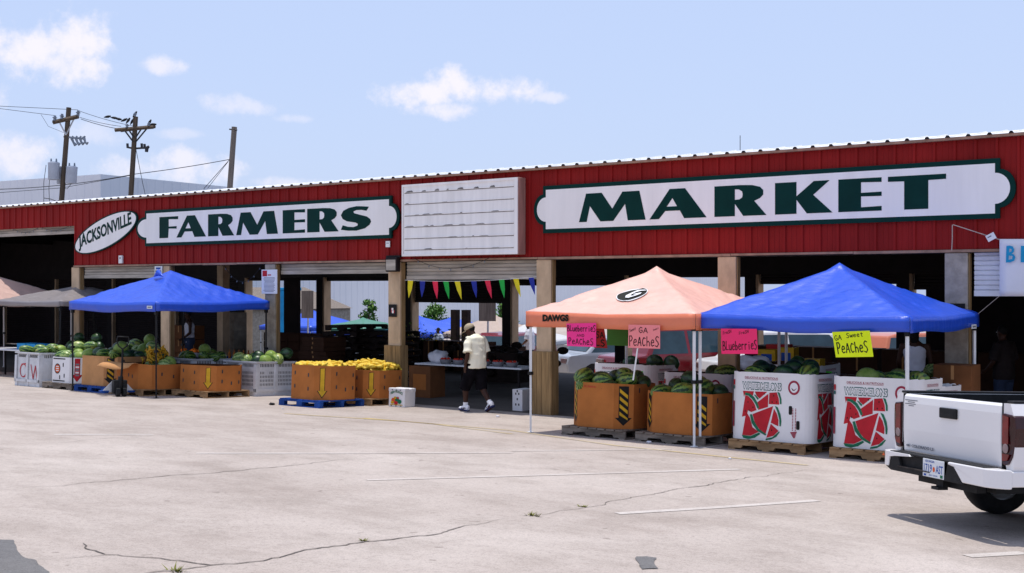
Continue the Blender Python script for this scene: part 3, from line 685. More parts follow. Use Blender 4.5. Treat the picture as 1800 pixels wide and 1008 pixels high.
# ------------------------------------------------------------------ corrugated bins
def octa(W_, D_, c):
    a, b = W_ / 2, D_ / 2
    return [(-a + c, -b), (a - c, -b), (a, -b + c), (a, b - c), (a - c, b), (-a + c, b), (-a, b - c), (-a, -b + c)]
def face_fn(P, i, h, off=.003):
    p = Vector((*P[i], 0)); q = Vector((*P[(i + 1) % len(P)], 0)); d = (q - p); n = Vector((d.y, -d.x, 0)).normalized(); ln = d.length
    return (lambda x, z, e=0: p + d * (x / ln) + n * (off + e) + Vector((0, 0, z))), ln
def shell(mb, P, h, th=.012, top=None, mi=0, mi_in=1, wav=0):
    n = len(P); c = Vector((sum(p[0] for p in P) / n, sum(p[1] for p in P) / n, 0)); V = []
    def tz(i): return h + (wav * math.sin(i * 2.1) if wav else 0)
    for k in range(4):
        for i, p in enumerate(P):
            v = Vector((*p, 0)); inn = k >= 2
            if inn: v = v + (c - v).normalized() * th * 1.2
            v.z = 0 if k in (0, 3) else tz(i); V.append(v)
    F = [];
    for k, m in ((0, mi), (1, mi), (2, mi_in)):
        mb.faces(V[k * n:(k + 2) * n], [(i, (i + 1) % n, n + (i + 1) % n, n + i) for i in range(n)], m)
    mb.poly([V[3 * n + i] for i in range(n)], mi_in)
def sub_round(P, rounds=3, c=.05):               # soften the corners of a plan outline
    Q = []
    n = len(P)
    for i in range(n):
        p0, p, p1 = Vector(P[i - 1]), Vector(P[i]), Vector(P[(i + 1) % n])
        a = p + (p0 - p).normalized() * min(c, (p0 - p).length * .45); b = p + (p1 - p).normalized() * min(c, (p1 - p).length * .45)
        for k in range(rounds + 1):
            t = k / rounds; q = a.lerp(p, t).lerp(p.lerp(b, t), t); Q.append((q.x, q.y))
    return Q
def vents(mb, fn, spots, w=.035, h=.075, mi=0):
    for (x, z) in spots: mb.poly([fn(x + dx * w / 2, z + dz * h / 2) for dx, dz in ((-.7, -1), (.7, -1), (1, -.7), (1, .7), (.7, 1), (-.7, 1), (-1, .7), (-1, -.7))], mi)
def cardboard_bin(label, M, W_, D_, h, c, style, group=None, light=False, floor=None):
    rt = thing('produce_bin', label, 'bin', M, group); P = octa(W_, D_, c)
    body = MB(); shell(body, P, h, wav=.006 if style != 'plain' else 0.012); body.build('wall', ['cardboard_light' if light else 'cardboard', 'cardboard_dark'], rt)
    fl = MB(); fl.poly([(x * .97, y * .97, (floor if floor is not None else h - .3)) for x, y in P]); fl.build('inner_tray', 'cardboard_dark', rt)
    vm = MB(); ar = MB()
    if style == 'hazard':
        for i in (1, 7):
            fn, ln = face_fn(P, i, h); w = .155; x0 = (ln - w) / 2; zt, zs, zb = h - .035, .17, .05
            ar.poly([fn(x0, zs), fn(x0 + w, zs), fn(x0 + w, zt), fn(x0, zt)], 1); ar.poly([fn(x0 - .055, zs), fn(x0 + w / 2, zb), fn(x0 + w + .055, zs)], 1)
            z = zs - .06
            while z < zt - .12:
                a = [(x0 + .014, z + .1), (x0 + .014, z + .155), (x0 + w - .014, z + .055), (x0 + w - .014, z)]
                ar.poly([fn(x, min(max(q, zs - .035), zt - .012), .0008) for x, q in a], 0); z += .115
            ar.build('printed_arrow', ['print_yellow', 'print_black', 'print_red'], rt); ar = MB()
        fn, ln = face_fn(P, 0, h); (put_hand(ar, 'ALnehe', .10, h - .075, .32, .035, .005, fn, 2) if 'pink signs' in label else None)
        vents(vm, face_fn(P, 2, h)[0], [(.16, h - .1)])
    elif style == 'outline_arrow':
        fn, ln = face_fn(P, 1, h); m = ln / 2
        for e, k, q in ((0, 1, 1.0), (.0008, 0, .8)):
            ar.poly([fn(m + x, z, e) for x, z in ((-.05 * q, .17), (.05 * q, .17), (.05 * q, h - .045 - .01 * (1 - q)), (-.05 * q, h - .045 - .05 * (1 - q)))], k)
            ar.poly([fn(m + x, z, e) for x, z in ((-.1 * q, .18 - .01 * (1 - q)), (0, .035 + .1 * (1 - q)), (.1 * q, .18 - .01 * (1 - q)))], k)
        vents(vm, face_fn(P, 0, h)[0], [(.1, h * .77), (.47, h * .72), (.1, h * .38), (.47, h * .32)])
        vents(vm, face_fn(P, 2, h)[0], [(.15, h * .77), (.6, h * .72), (.15, h * .38), (.4, h * .3), (.6, h * .34)])
    elif style == 'plain':
        vents(vm, face_fn(P, 0, h)[0], [(.42, h * .55), (.55, h * .5)]); vents(vm, face_fn(P, 2, h)[0], [(.25, h * .6), (.55, h * .5)])
    if vm.f: vm.build('vent_hole', 'slot_dark', rt)
    if ar.f: ar.build('printed_arrow', ['print_yellow', 'print_black', 'print_red'], rt)
    return rt
def arc(cx, cy, r, a0, a1, n=8): return [(cx + r * math.cos(R(a0 + (a1 - a0) * i / n)), cy + r * math.sin(R(a0 + (a1 - a0) * i / n))) for i in range(n + 1)]
def melon_art(mb, fn, s=1.0):
    # printed watermelon slices measured on the carton: u across 0..1, v up 0..1
    def Z(pts, e, mi):
        Q = []
        for x, y in pts:
            u = (x - 110) / 815; v = 1 - (y - (145 + 28 * u)) / (690 + 32 * u); Q.append((u, v))
        tri = tessellate_polygon([[Vector((a, b, 0)) for a, b in Q]]); mb.faces([fn(a, b, e) for a, b in Q], tri, mi)
    red, gr, wh, bk, tl, mr = 0, 1, 2, 3, 4, 5
    Z([(195, 345), (330, 350), (318, 395), (215, 385), (210, 412)], .0004, red); Z([(340, 352), (490, 355), (400, 425), (362, 395)], .0004, red)
    Z([(330, 385), (345, 385), (392, 425), (378, 440)], .0008, gr)
    Z([(225, 390), (262, 400), (310, 440), (345, 490), (365, 545), (300, 565), (262, 545), (245, 600), (188, 612)], .0006, red)
    Z([(222, 362), (280, 372), (335, 410), (380, 475), (398, 522), (375, 528), (350, 480), (310, 430), (262, 395), (222, 388)], .0010, gr)
    Z([(372, 465), (505, 375), (503, 512), (385, 542)], .0006, red); Z([(517, 365), (605, 360), (630, 425), (637, 488), (512, 482)], .0006, red)
    Z([(612, 355), (640, 365), (662, 430), (664, 483), (645, 483), (640, 425)], .0010, gr)
    Z([(240, 560), (285, 620), (320, 720), (395, 770), (300, 808), (196, 800)], .0006, red); Z([(190, 800), (300, 812), (400, 775), (418, 790), (350, 830), (270, 843), (210, 830)], .0010, gr)
    Z([(318, 585), (565, 503), (480, 790), (410, 745), (350, 680)], .0012, red)
    Z([(285, 590), (312, 585), (335, 650), (395, 735), (490, 795), (478, 808), (380, 760), (310, 680)], .0014, gr)
    Z([(575, 530), (610, 580), (632, 650), (630, 712), (540, 675)], .0012, red); Z([(585, 500), (620, 515), (655, 590), (666, 660), (660, 712), (645, 712), (640, 640), (615, 560)], .0014, gr)
    Z([(540, 685), (635, 760), (575, 810), (490, 830)], .0012, red); Z([(640, 765), (650, 770), (610, 820), (550, 848), (480, 856), (485, 838), (560, 825)], .0014, gr)
    for x, y in ((260, 462), (322, 517), (275, 548), (228, 555), (570, 398), (605, 462), (553, 463), (552, 755), (455, 378)): Z([(x - 8, y), (x, y - 14), (x + 8, y), (x, y + 8)], .0018, bk)
def carton_print(P, h, rt, slim=True):
    # two neighbouring faces; front carries all, side a cut-down copy
    for i in (0, 2):
        mb = MB(); fn0, ln = face_fn(P, i, h)
        def fn(u, v, e=0, fn0=fn0, ln=ln): return fn0(u * ln, v * h, e)
        k = 1.0 if i == 0 else 1.25
        def fk(u, v, e=0): return fn(u * k if i == 0 else .04 + u * 1.1, v, e)
        melon_art(mb, fk)
        put_text(mb, 'DELICIOUS & NUTRITIOUS', lambda u, v: fk(.13 + .49 * u, .905 + .03 * v), 5, .012)
        mb.poly([fk(.13, .895), fk(.62, .895), fk(.62, .899), fk(.13, .899)], 5)
        put_text(mb, 'WATERMELONS', lambda u, v: fk(.092 + .585 * u, .737 + .122 * v), 4, .075); put_text(mb, 'WATERMELONS', lambda u, v: fk(.100 + .569 * u, .750 + .096 * v, .0014), 2, .028)
        if i == 0:
            ring = circ(24, .855, .80, .085, .105)
            mb.poly([fn(*p) for p in ring[:-1]], 5); mb.poly([fn(u, v, .0006) for u, v in circ(24, .855, .80, .058, .073)[:-1]], 2)
            mb.poly([fn(u, v, .0012) for u, v in ((.815, .80), (.855, .765), (.9, .80), (.88, .775), (.86, .755), (.835, .76))], 3); mb.poly([fn(u, v, .0014) for u, v in ((.83, .785), (.855, .77), (.885, .785), (.858, .762))], 0)
            for z in range(15):
                mb.poly([fn(.835 + dx, .5 - z * .022 - dz, .0004) for dx, dz in ((0, 0), (.018, 0), (.018, .012), (0, .012))], 5); mb.poly([fn(.875 + dx, .5 - z * .022 - dz, .0004) for dx, dz in ((0, 0), (.018, 0), (.018, .012), (0, .012))], 5)
            for z in range(5):
                s = z / 5; mb.poly([fn(.81 + .05 * s, .155 - .085 * s, .0004), fn(.90 - .03 * s, .17 - .10 * s, .0004), fn(.91 - .03 * s, .155 - .10 * s, .0004), fn(.815 + .05 * s, .14 - .085 * s, .0004)], 5)
            vents(mb, lambda x, z: fn0(x, z, .0008), [(.81 * ln, .47 * h), (.92 * ln, .26 * h)], .05, .12, 3)
            mb.build('printed_art', ART, rt); mb = MB(); fl, l7 = face_fn(P, 7, h)
            for z0, z1, m in ((.80, .88, 0), (.74, .79, 4), (.18, .56, 5), (.42, .5, 3), (.2, .3, 3)): mb.poly([fl(l7 * a, b * h, .0002 + .0004 * m) for a, b in ((.3, z0), (.7, z0), (.7, z1), (.3, z1))], m)
        mb.build('printed_art', ART, rt)
ART = ['print_red', 'print_green', 'carton_white', 'print_black', 'print_teal', 'print_maroon']
def melon_carton(label, M, group=None, W_=1.22, D_=1.05, h=.95):
    rt = thing('watermelon_carton', label, 'carton', M, group); P = octa(W_, D_, .1)
    body = MB(); shell(body, sub_round(P, 3, .09), h, wav=.006); body.build('wall', ['carton_white', 'cardboard_dark'], rt)
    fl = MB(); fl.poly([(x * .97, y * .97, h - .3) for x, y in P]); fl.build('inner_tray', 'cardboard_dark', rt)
    carton_print(P, h, rt); return rt
def plastic_bin(label, M, W_=1.08, D_=1.15, h=.75, spray=False, closed=False):
    rt = thing('plastic_bin', label, 'bin', M); P = octa(W_, D_, .03); body = MB(); h0 = .1
    shell(body, [(x * .97, y * .97) for x, y in P], h - .005, th=.02, mi_in=1)
    for x in (-W_ / 2, -.05, W_ / 2 - .1):
        for y in (-D_ / 2, D_ / 2 - .1, -.05): body.box((x, y, 0), (x + .1, y + .1, .11))
    for s in (-1, 1):
        for k in (-1, 0, 1):
            body.box((k * (W_ / 2 - .035) - .035, s * D_ / 2 - .02, .1), (k * (W_ / 2 - .035) + .035, s * D_ / 2 + .004, h - .07)); body.box((s * W_ / 2 - .02, k * (D_ / 2 - .035) - .035, .1), (s * W_ / 2 + .004, k * (D_ / 2 - .035) + .035, h - .07))
        body.box((-W_ / 2, s * D_ / 2 - .025, h - .03), (W_ / 2, s * D_ / 2 + .012, h)); body.box((s * W_ / 2 - .025, -D_ / 2, h - .03), (s * W_ / 2 + .012, D_ / 2, h))
        body.box((-W_ / 2, s * D_ / 2 - .02, .1), (W_ / 2, s * D_ / 2 + .002, .16)); body.box((s * W_ / 2 - .02, -D_ / 2, .1), (s * W_ / 2 + .002, D_ / 2, .16))
    body.build('body', ['plastic_white', 'slot_dark'], rt)
    fl = MB(); fl.poly([(x * .95, y * .95, h - .3) for x, y in P]); fl.build('inner_tray', 'slot_dark', rt)
    sl = MB()
    for i in (0, 2):
        fn, ln = face_fn([(x * .97, y * .97) for x, y in P], i, h, .004)
        for half in (0, 1):
            x0 = .06 + half * (ln / 2 + .0); x1 = x0 + ln / 2 - .13
            for k in range(9):
                x = x0 + (x1 - x0) * (k + .5) / 9; vents(sl, fn, [(x, h - .085)], .022, .07)
                if not closed:
                    for r_ in range(4):
                        if not (half == 0 and k in (3, 4, 5) and r_ == 3): vents(sl, fn, [(x, .25 + r_ * .085)], .016, .055)
    sl.build('slot', 'slot_dark', rt)
    if spray:
        sp = MB(); fn, ln = face_fn([(x * .97, y * .97) for x, y in P], 0, h, .008); random.seed(8)
        for st in (circ(16, .27, .36, .13, .15, 60, 425), [(.58, .5), (.68, .18), (.76, .48), (.85, .16)], [(.2, .5), (.38, .52)]):
            put_stroke(sp, st, .02, fn); put_stroke(sp, [(x + .012, z - .01) for x, z in st], .012, fn)
        sp.build('spray_mark', 'print_red', rt)
    return rt

# ------------------------------------------------------------------ produce
def fruit(name, kind, M, label, cat, group):
    key = (name, kind)
    if key in PROT:
        o = PROT[key].copy(); COL.objects.link(o)
    else:
        mb = MB()
        if name == 'watermelon':
            r = {'striped': (.19, .135, .13), 'long': (.23, .12, .115), 'dark': (.15, .135, .13), 'pale': (.155, .135, .13), 'plain': (.16, .135, .13)}[kind]
            mb.ell((0, 0, 0), (r[1], r[2], r[0]), 18, 12, jitter=.05, seed=len(PROT)); m = {'striped': 'melon_striped', 'long': 'melon_striped', 'dark': 'melon_dark', 'pale': 'melon_pale', 'plain': 'melon_plain'}[kind]
            mb.v = [(z, y, -x) for x, y, z in mb.v]; mb.tube([(r[0] * .96, 0, 0), (r[0] + .02, .008, .005)], .006, 5)
        elif name == 'squash':
            b = {'a': .05, 'b': -.035, 'c': .015}[kind]; mb.tube([(-.12, 0, 0), (-.1, b * .2, 0), (-.05, b * .5, 0), (.02, b * .55, 0), (.07, b * .2, 0), (.11, -b * .4, .01), (.125, -b * .6, .012)], [.008, .034, .041, .036, .026, .02, .006], 8); m = 'squash'
        elif name == 'orange': mb.ell((0, 0, 0), (.045, .045, .043), 8, 6); m = 'orange_fruit'
        elif name == 'tomato': mb.ell((0, 0, 0), (.045, .045, .037), 8, 6); m = 'tomato'
        o = mb.build(name, m); PROT[key] = o
    o.matrix_basis = M; return tag(o, label, cat, group)
def rnd_rot(up=.35):
    return Matrix.Rotation(random.uniform(0, 6.28), 4, 'Z') @ Matrix.Rotation(random.uniform(-up, up), 4, 'Y') @ Matrix.Rotation(random.uniform(0, 6.28), 4, 'X')
KIND = {'striped': 'striped green watermelon', 'long': 'long striped watermelon', 'dark': 'dark green watermelon', 'pale': 'pale yellow green watermelon', 'plain': 'plain light green melon'}
def heap(M, spots, where, group):
    for (x, y, z, k) in spots: fruit('watermelon', k, M @ T(x, y, z) @ rnd_rot(), KIND[k] + ' ' + where, 'watermelon', group + ', ' + k + ' ones')
def grid_heap(W_, D_, z, nx, ny, kinds, top=3, seed=1, tz=.2, topx=0):
    random.seed(seed); S = []
    for i in range(nx):
        for j in range(ny): S.append((-W_ / 2 + W_ * (i + .5) / nx + random.uniform(-.04, .04), -D_ / 2 + D_ * (j + .5) / ny + random.uniform(-.04, .04), z + random.uniform(-.03, .05), random.choice(kinds)))
    for _ in range(top): S.append((topx + random.uniform(-W_ * .3, W_ * .3), random.uniform(-D_ * .2, D_ * .35), z + tz + random.uniform(-.03, .03), random.choice(kinds)))
    return S
PZ = .142
# right hand side, under the orange and the blue canopy
MA = gM(3.15, -2.62); pallet('weathered grey pallet under the front left brown bin of the orange canopy', MA, 'grey'); MAb = MA @ T(.0, .03, PZ)
cardboard_bin('brown cardboard bin with one yellow hazard arrow beneath the two pink signs', MAb, 1.08, 1.08, .68, .22, 'hazard')
heap(MAb, [(-.40, -.28, .76, 'striped'), (-.34, -.36, .62, 'long'), (-.02, -.34, .70, 'striped'), (-.2, -.1, .71, 'dark'), (.33, -.2, .72, 'striped'), (.3, .15, .75, 'dark'), (-.1, .2, .74, 'dark'), (.12, .1, .78, 'striped'), (.42, .12, .68, 'dark'), (-.35, .2, .7, 'striped'), (.1, .38, .7, 'dark'), (.15, -.38, .60, 'dark')], 'heaped in the brown bin under the pink signs', 'watermelons in the brown bin under the pink signs')
MBp = gM(4.46, -2.6); pallet('weathered grey pallet under the brown bin between the paired tent legs', MBp, 'grey'); MBb = MBp @ T(0, .03, PZ)
cardboard_bin('low brown cardboard bin with hazard arrows behind the paired white tent legs', MBb, 1.08, 1.08, .60, .22, 'hazard')
heap(MBb, [(.05, -.3, .62, 'striped'), (-.3, -.3, .58, 'long'), (-.05, .1, .78, 'dark'), (.2, .05, .66, 'striped'), (-.3, .15, .66, 'dark'), (.35, -.25, .55, 'dark'), (.35, .25, .6, 'dark'), (-.02, .3, .7, 'striped')], 'in the low brown bin behind the paired tent legs', 'watermelons in the low brown bin')
MC = gM(5.93, -2.5); pallet('tan wooden pallet under the white watermelon carton with the round seal', MC, 'wood'); MCb = MC @ T(0, .04, PZ)
melon_carton('white watermelon carton at the front between the pink Blueberries and yellow Peaches signs', MCb)
heap(MCb, [(-.42, .1, .98, 'dark'), (-.3, -.3, .9, 'striped'), (.12, .0, 1.0, 'dark'), (.33, .1, 1.02, 'dark'), (.1, -.28, .94, 'dark'), (.4, -.15, .95, 'striped'), (-.1, .25, .93, 'dark'), (.2, .35, .95, 'dark'), (-.4, .35, .92, 'dark')], 'in the white carton below the pink Blueberries sign', 'watermelons in the front white carton')
MD_ = gM(7.42, -2.5); pallet('tan wooden pallet under the white carton beside the truck', MD_, 'wood'); MDb = MD_ @ T(0, .04, PZ)
melon_carton('white watermelon carton partly hidden behind the white pickup', MDb)
heap(MDb, [(-.25, -.1, .94, 'plain'), (.1, .1, .9, 'striped'), (.4, .1, .9, 'striped'), (-.3, .3, .9, 'striped')], 'in the white carton beside the pickup', 'watermelons in the carton beside the pickup')
for (x, y, z, rz, lab, sp) in ((2.2, -.35, .1, 0, 'white carton with red print behind the brown bin with the hazard arrow', [(-.3, .3, .95, 'dark'), (.25, .2, .99, 'dark'), (.5, .35, .98, 'dark')]), (3.82, -.75, .02, .05, 'shaded white watermelon carton behind the low brown bin', [(.0, .2, .95, 'dark'), (.3, 0, .97, 'striped')]), (5.35, -.95, .0, 0, 'shaded white carton between the low brown bin and the front white carton', [(-.2, .1, .93, 'dark'), (.2, .2, .93, 'dark')]),
        (4.6, 1.1, .14, 0, 'white carton deep in shade behind the paired tent legs', [(0, 0, .95, 'dark')]), (6.95, .55, .0, 0, 'white carton with green price card behind the front white carton', [(.0, .1, .93, 'dark')]), (on_face(1618, 640, -.35).x, -.35, .03, 0, 'white carton heaped with bright melons behind the pickup tailgate', [(-.35, 0, 1.0, 'pale'), (.0, -.2, .98, 'plain'), (.1, .2, 1.08, 'pale'), (.42, .1, .95, 'plain'), (.55, -.1, .93, 'pale'), (-.55, .2, .93, 'plain')]), (on_face(1598, 640, -1.3).x, -1.3, .02, 0, 'white carton with round seal just behind the carton beside the pickup', [])):
    Mx = gM(x, y, rz, z); melon_carton(lab, Mx)
    if sp: heap(Mx, sp, 'in the ' + ' '.join(lab.split()[:9]), 'watermelons in the ' + lab)
def card(name, label, M, w, h, m):
    mb = MB(); mb.box((-w / 2, -.003, 0), (w / 2, .003, h)); o = mb.build(name, m, M=M); return tag(o, label, 'card')
card('price_card', 'bright green price card above the brown bin under the orange canopy', Matrix.Translation(on_face(1126, 662, -1.72)), .09, .09, 'card_green')
card('price_card', 'bright green price card beside the front white watermelon carton', Matrix.Translation(on_face(1457, 673, -.6)), .09, .18, 'card_green')
# left hand side, from the far left towards the middle
M1 = gM(-12.3, -2.62); plastic_bin('white plastic bulk bin sprayed with red letters O and W', M1, 1.0, 1.15, .78, True, True)
heap(M1, [(-.35, -.35, .80, 'long'), (-.05, -.2, .83, 'striped'), (.2, -.35, .8, 'long'), (.42, .3, .87, 'dark'), (-.2, .2, .84, 'striped'), (.2, .1, .82, 'plain'), (.3, -.1, .82, 'long')], 'in the white bin sprayed with red letters', 'watermelons in the red sprayed bin')
M2 = gM(-11.1, -2.62); pallet('grey pallet under the white bin with the red arrow', M2, 'grey'); M2b = M2 @ T(.05, .03, PZ)
rt = thing('melon_carton', 'white cardboard bin with orange round badges and a red arrow', 'carton', M2b); P = octa(1.14, 1.1, .24); h = .57
mb = MB(); shell(mb, P, h); mb.build('wall', ['carton_white', 'cardboard_dark'], rt); mb = MB(); mb.poly([(x * .97, y * .97, h - .28) for x, y in P]); mb.build('inner_tray', 'cardboard_dark', rt)
ar = MB()
for i, cx in ((0, .2), (2, .45)):
    fn, ln = face_fn(P, i, h)
    for r_, m, e in ((.115, 2, 0), (.09, 0, .0006)): ar.poly([fn(cx + r_ * math.cos(a * .3142), .31 + r_ * math.sin(a * .3142), e) for a in range(20)], m)
    for k in range(3): ar.poly([fn(cx + a, .31 + .045 * (k - 1) + b, .0012) for a, b in ((-.055, -.01), (.055, -.01), (.055, .012), (-.055, .012))], 1)
    for z in (.03, h - .05): ar.poly([fn(.03, z), fn(ln * .75, z), fn(ln * .75, z + .025), fn(.03, z + .025)], 2)
    vents(ar, fn, [(.42, .4), (.3, .12), (.47, .16)], .035, .09, 2)
fn, ln = face_fn(P, 1, h); m_ = ln / 2
for e, k, q in ((0, 2, 1), (.0006, 3, .86)):
    ar.poly([fn(m_ + a * q, b, e) for a, b in ((-.06, .19), (.06, .19), (.06, h - .02), (-.06, h - .02))], k); ar.poly([fn(m_ + a * q, b, e) for a, b in ((-.12, .19), (0, .03 + .02 * (1 - q)), (.12, .19))], k)
for k in range(5): ar.poly([fn(m_ + a, .40 - k * .06 + b, .0012) for a, b in ((-.038, 0), (.038, 0), (.038, .04), (-.038, .04))], 1 if k % 2 else 4)
ar.build('printed_art', [mat('print_orange', (.72, .12, .03), .55), 'carton_white', 'print_black', 'print_red', 'print_grey'], rt)
heap(M2b, [(-.42, -.2, .60, 'long'), (-.1, -.36, .58, 'pale'), (-.2, 0, .8, 'pale'), (.2, .05, .82, 'long'), (.35, -.3, .58, 'plain'), (0, .3, .66, 'pale'), (-.3, .35, .6, 'striped'), (.42, .15, .66, 'dark'), (-.02, -.1, .63, 'plain'), (.25, -.35, .55, 'dark')], 'in the white bin with the red arrow', 'watermelons in the red arrow bin')
M3 = gM(-9.82, -2.62); pallet('blue pallet under the tan bin beside the pallet jack', M3, 'blue'); M3b = M3 @ T(-.02, .03, PZ)
cardboard_bin('tan cardboard bin full of melons directly behind the pallet jack handle', M3b, 1.2, 1.1, .64, .2, 'hazard', light=True)
random.seed(12); heap(M3b, grid_heap(1.1, 1.0, .66, 4, 3, ['pale', 'plain', 'dark', 'pale', 'long'], 4, 4, .16), 'heaped in the tan bin behind the pallet jack', 'melons in the tan bin behind the pallet jack')
M4 = gM(-8.6, -2.6); pallet('worn wooden pallet under the open flapped brown bin', M4, 'wood'); M4b = M4 @ T(0, .03, PZ)
fb = cardboard_bin('open brown cardboard bin with one torn flap folded out', M4b, 1.14, 1.14, .52, .2, 'plain', floor=.2)
fl = MB(); n = 9; V = []
for i in range(n):
    for j in range(4):
        u, v = i / (n - 1), j / 3; V.append((-.62 + 1.0 * u, -.575 - v * (.34 + .10 * math.sin(u * 5)), .525 + .03 * math.sin(v * 3) - .10 * v * v + .03 * math.sin(u * 7) * v))
fl.faces(V, [(i * 4 + j, (i + 1) * 4 + j, (i + 1) * 4 + j + 1, i * 4 + j + 1) for i in range(n - 1) for j in range(3)], 0, True); o = fl.build('torn_flap', 'cardboard_light', fb); o.modifiers.new('s', 'SOLIDIFY').thickness = .008
heap(M4b, [(-.25, .2, .45, 'pale'), (.0, .3, .42, 'dark'), (.2, .35, .55, 'plain'), (.3, .15, .5, 'pale')], 'in the flapped brown bin', 'melons in the flapped brown bin')
MPY = -1.75
for (px, py, k) in ((263, 597, 'plain'), (268, 609, 'pale'), (254, 613, 'plain'), (274, 618, 'pale'), (262, 628, 'plain'), (249, 628, 'pale'), (243, 616, 'pale'), (284, 622, 'dark'), (233, 628, 'dark'), (275, 632, 'striped'), (290, 634, 'dark'), (258, 640, 'pale'), (240, 606, 'striped'), (225, 612, 'dark')):
    p = on_face(px, py, MPY if py > 608 else MPY + .1); fruit('watermelon', k, Matrix.Translation(p) @ rnd_rot(), KIND[k] + ' piled high between the tan and the flapped bin', 'watermelon', 'melons piled between tan and flapped bins, %s ones' % k)
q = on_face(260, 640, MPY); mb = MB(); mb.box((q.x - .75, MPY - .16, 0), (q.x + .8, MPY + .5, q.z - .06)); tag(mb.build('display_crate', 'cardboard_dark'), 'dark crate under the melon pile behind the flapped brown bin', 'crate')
bb = thing('banana_bunches', 'yellow brown banana bunches hanging over the flapped bin edge', 'bananas', M4b @ T(-.02, .12, .60)); random.seed(4); mb = MB()
for k in range(60):
    a = random.uniform(-.9, 2.2); x = random.uniform(-.24, .2); z = .22 * (x + .3) + random.uniform(-.14, .16); y = random.uniform(-.25, .2)
    d = Vector((math.cos(a) * .11, random.uniform(-.05, .02), math.sin(a) * .08)); p = Vector((x, y, z)); mb.tube([p - d, p + Vector((0, 0, .028)), p + d], [.009, .026, .009], 6)
mb.build('fruit', 'banana', bb)
M5 = gM(-9.15, -.85); plastic_bin('white plastic bulk bin behind the empty brown bin', M5)
heap(M5, [(-.3, -.1, .78, 'striped'), (0, -.25, .78, 'long'), (.3, -.1, .8, 'long'), (.1, .25, .84, 'striped'), (.4, .3, .78, 'striped'), (-.2, .3, .82, 'long'), (.2, .0, .95, 'plain'), (.42, .05, .76, 'long')], 'in the white plastic bin behind the empty brown bin', 'watermelons in the plastic bin behind the empty box')
M6 = gM(-7.43, -1.87); pallet('dark brown pallet under the brown bin with outlined arrow', M6, 'wood'); M6b = M6 @ T(.0, .0, PZ)
cardboard_bin('brown cardboard bin with thin outlined arrow and nothing showing inside', M6b, 1.12, 1.12, .53, .24, 'outline_arrow', floor=.1)
M7 = gM(-7.38, -.56); plastic_bin('white slotted plastic bulk bin by the notice column', M7)
heap(M7, [(-.3, -.35, .80, 'pale'), (.0, -.4, .77, 'pale'), (.05, -.1, .84, 'dark'), (.22, .1, .86, 'plain'), (.42, .38, .92, 'dark'), (.45, .1, .80, 'pale'), (.25, -.3, .76, 'dark'), (-.2, .0, .8, 'plain'), (.38, -.2, .76, 'plain'), (-.35, .1, .76, 'pale'), (.1, .3, .8, 'striped')], 'in the slotted white bin by the notice column', 'watermelons in the slotted white bin')
M8 = gM(-4.06, -1.87); pallet('blue pallet under the front bin of yellow squash', M8, 'blue'); M8b = M8 @ T(0, .03, PZ)
cardboard_bin('brown cardboard bin of yellow squash with a solid yellow arrow', M8b, 1.08, 1.12, .66, .23, 'outline_arrow')
M9 = gM(-3.98, -.58); pallet('brown pallet under the rear bin of yellow squash', M9, 'wood'); M9b = M9 @ T(.0, .0, PZ)
cardboard_bin('brown cardboard bin of heaped yellow squash against the tan column', M9b, 1.1, 1.12, .56, .23, 'outline_arrow')
def squash_pile(M, W_, D_, z, n, peak, label, group, seed):
    random.seed(seed)
    mb = MB(); mb.poly([(x * .96, y * .96, z - .03) for x, y in octa(W_, D_, .2)])
    for _ in range(n):
        x = random.uniform(-W_ / 2 + .12, W_ / 2 - .12); y = random.uniform(-D_ / 2 + .1, D_ / 2 - .1); r = max(abs(x) / (W_ / 2), abs(y) / (D_ / 2))
        fruit('squash', random.choice('abc'), M @ T(x, y, z + .02 + peak * (1 - r * r) + random.uniform(-.02, .03), random.uniform(0, 6.3), random.uniform(0, 6.3), random.uniform(-.35, .35)), label, 'squash', group)
squash_pile(M8b, 1.08, 1.12, .60, 110, .05, 'yellow squash in the front bin above the yellow arrow', 'squash in the front bin', 1)
squash_pile(M9b, 1.1, 1.12, .53, 120, .15, 'yellow squash heaped in the bin against the tan column', 'squash in the rear bin', 2)
mb = MB(); mb.ell((0, 0, .0), (.5, .5, .20), 20, 8, jitter=.15); tag(mb.build('squash_mound_core', 'squash', M=M9b @ T(0, 0, .5)), 'packed yellow squash inside the rear bin', 'squash', None, 'stuff')
mb = MB(); mb.ell((0, 0, .0), (.52, .53, .1), 20, 8, jitter=.15); tag(mb.build('squash_mound_core', 'squash', M=M8b @ T(0, 0, .58)), 'packed yellow squash inside the front bin', 'squash', None, 'stuff')
# cartons on the ground
pc = thing('produce_carton', 'small white lidded produce carton with painted vegetables on the ground', 'carton', gM(-2.98, -.72, .06))
mb = MB(); mb.box((-.2, -.17, 0), (.2, .17, .36)); mb.build('body', 'carton_white', pc, bevel=.008)
mb = MB(); mb.box((-.207, -.177, .30), (.207, -.04, .372)); mb.box((-.207, .04, .30), (.207, .177, .372)); mb.build('lid', 'carton_white', pc, bevel=.012)
mb = MB(); fy = lambda u, v, e=0: (-.2 + .4 * u, -.1795 - e, .36 * v)
V, F, a = text2d('FRESH PRODUCE', .03); mb.faces([fy(.12 + .76 * u, .66 + .14 * v + .12 * math.sin(math.pi * u), 0) for u, v in V], F, 0)
for (cx, cz, rx, rz_, m) in ((.5, .38, .17, .17, 0), (.3, .36, .12, .13, 1), (.7, .30, .13, .12, 0), (.25, .24, .1, .08, 2), (.48, .22, .12, .1, 3), (.42, .5, .08, .07, 2), (.6, .5, .06, .06, 3)): mb.poly([fy(cx + rx * math.cos(k * .45), cz + rz_ * math.sin(k * .45), .0004 * (m + 1) + cx * .0003) for k in range(14)], m)
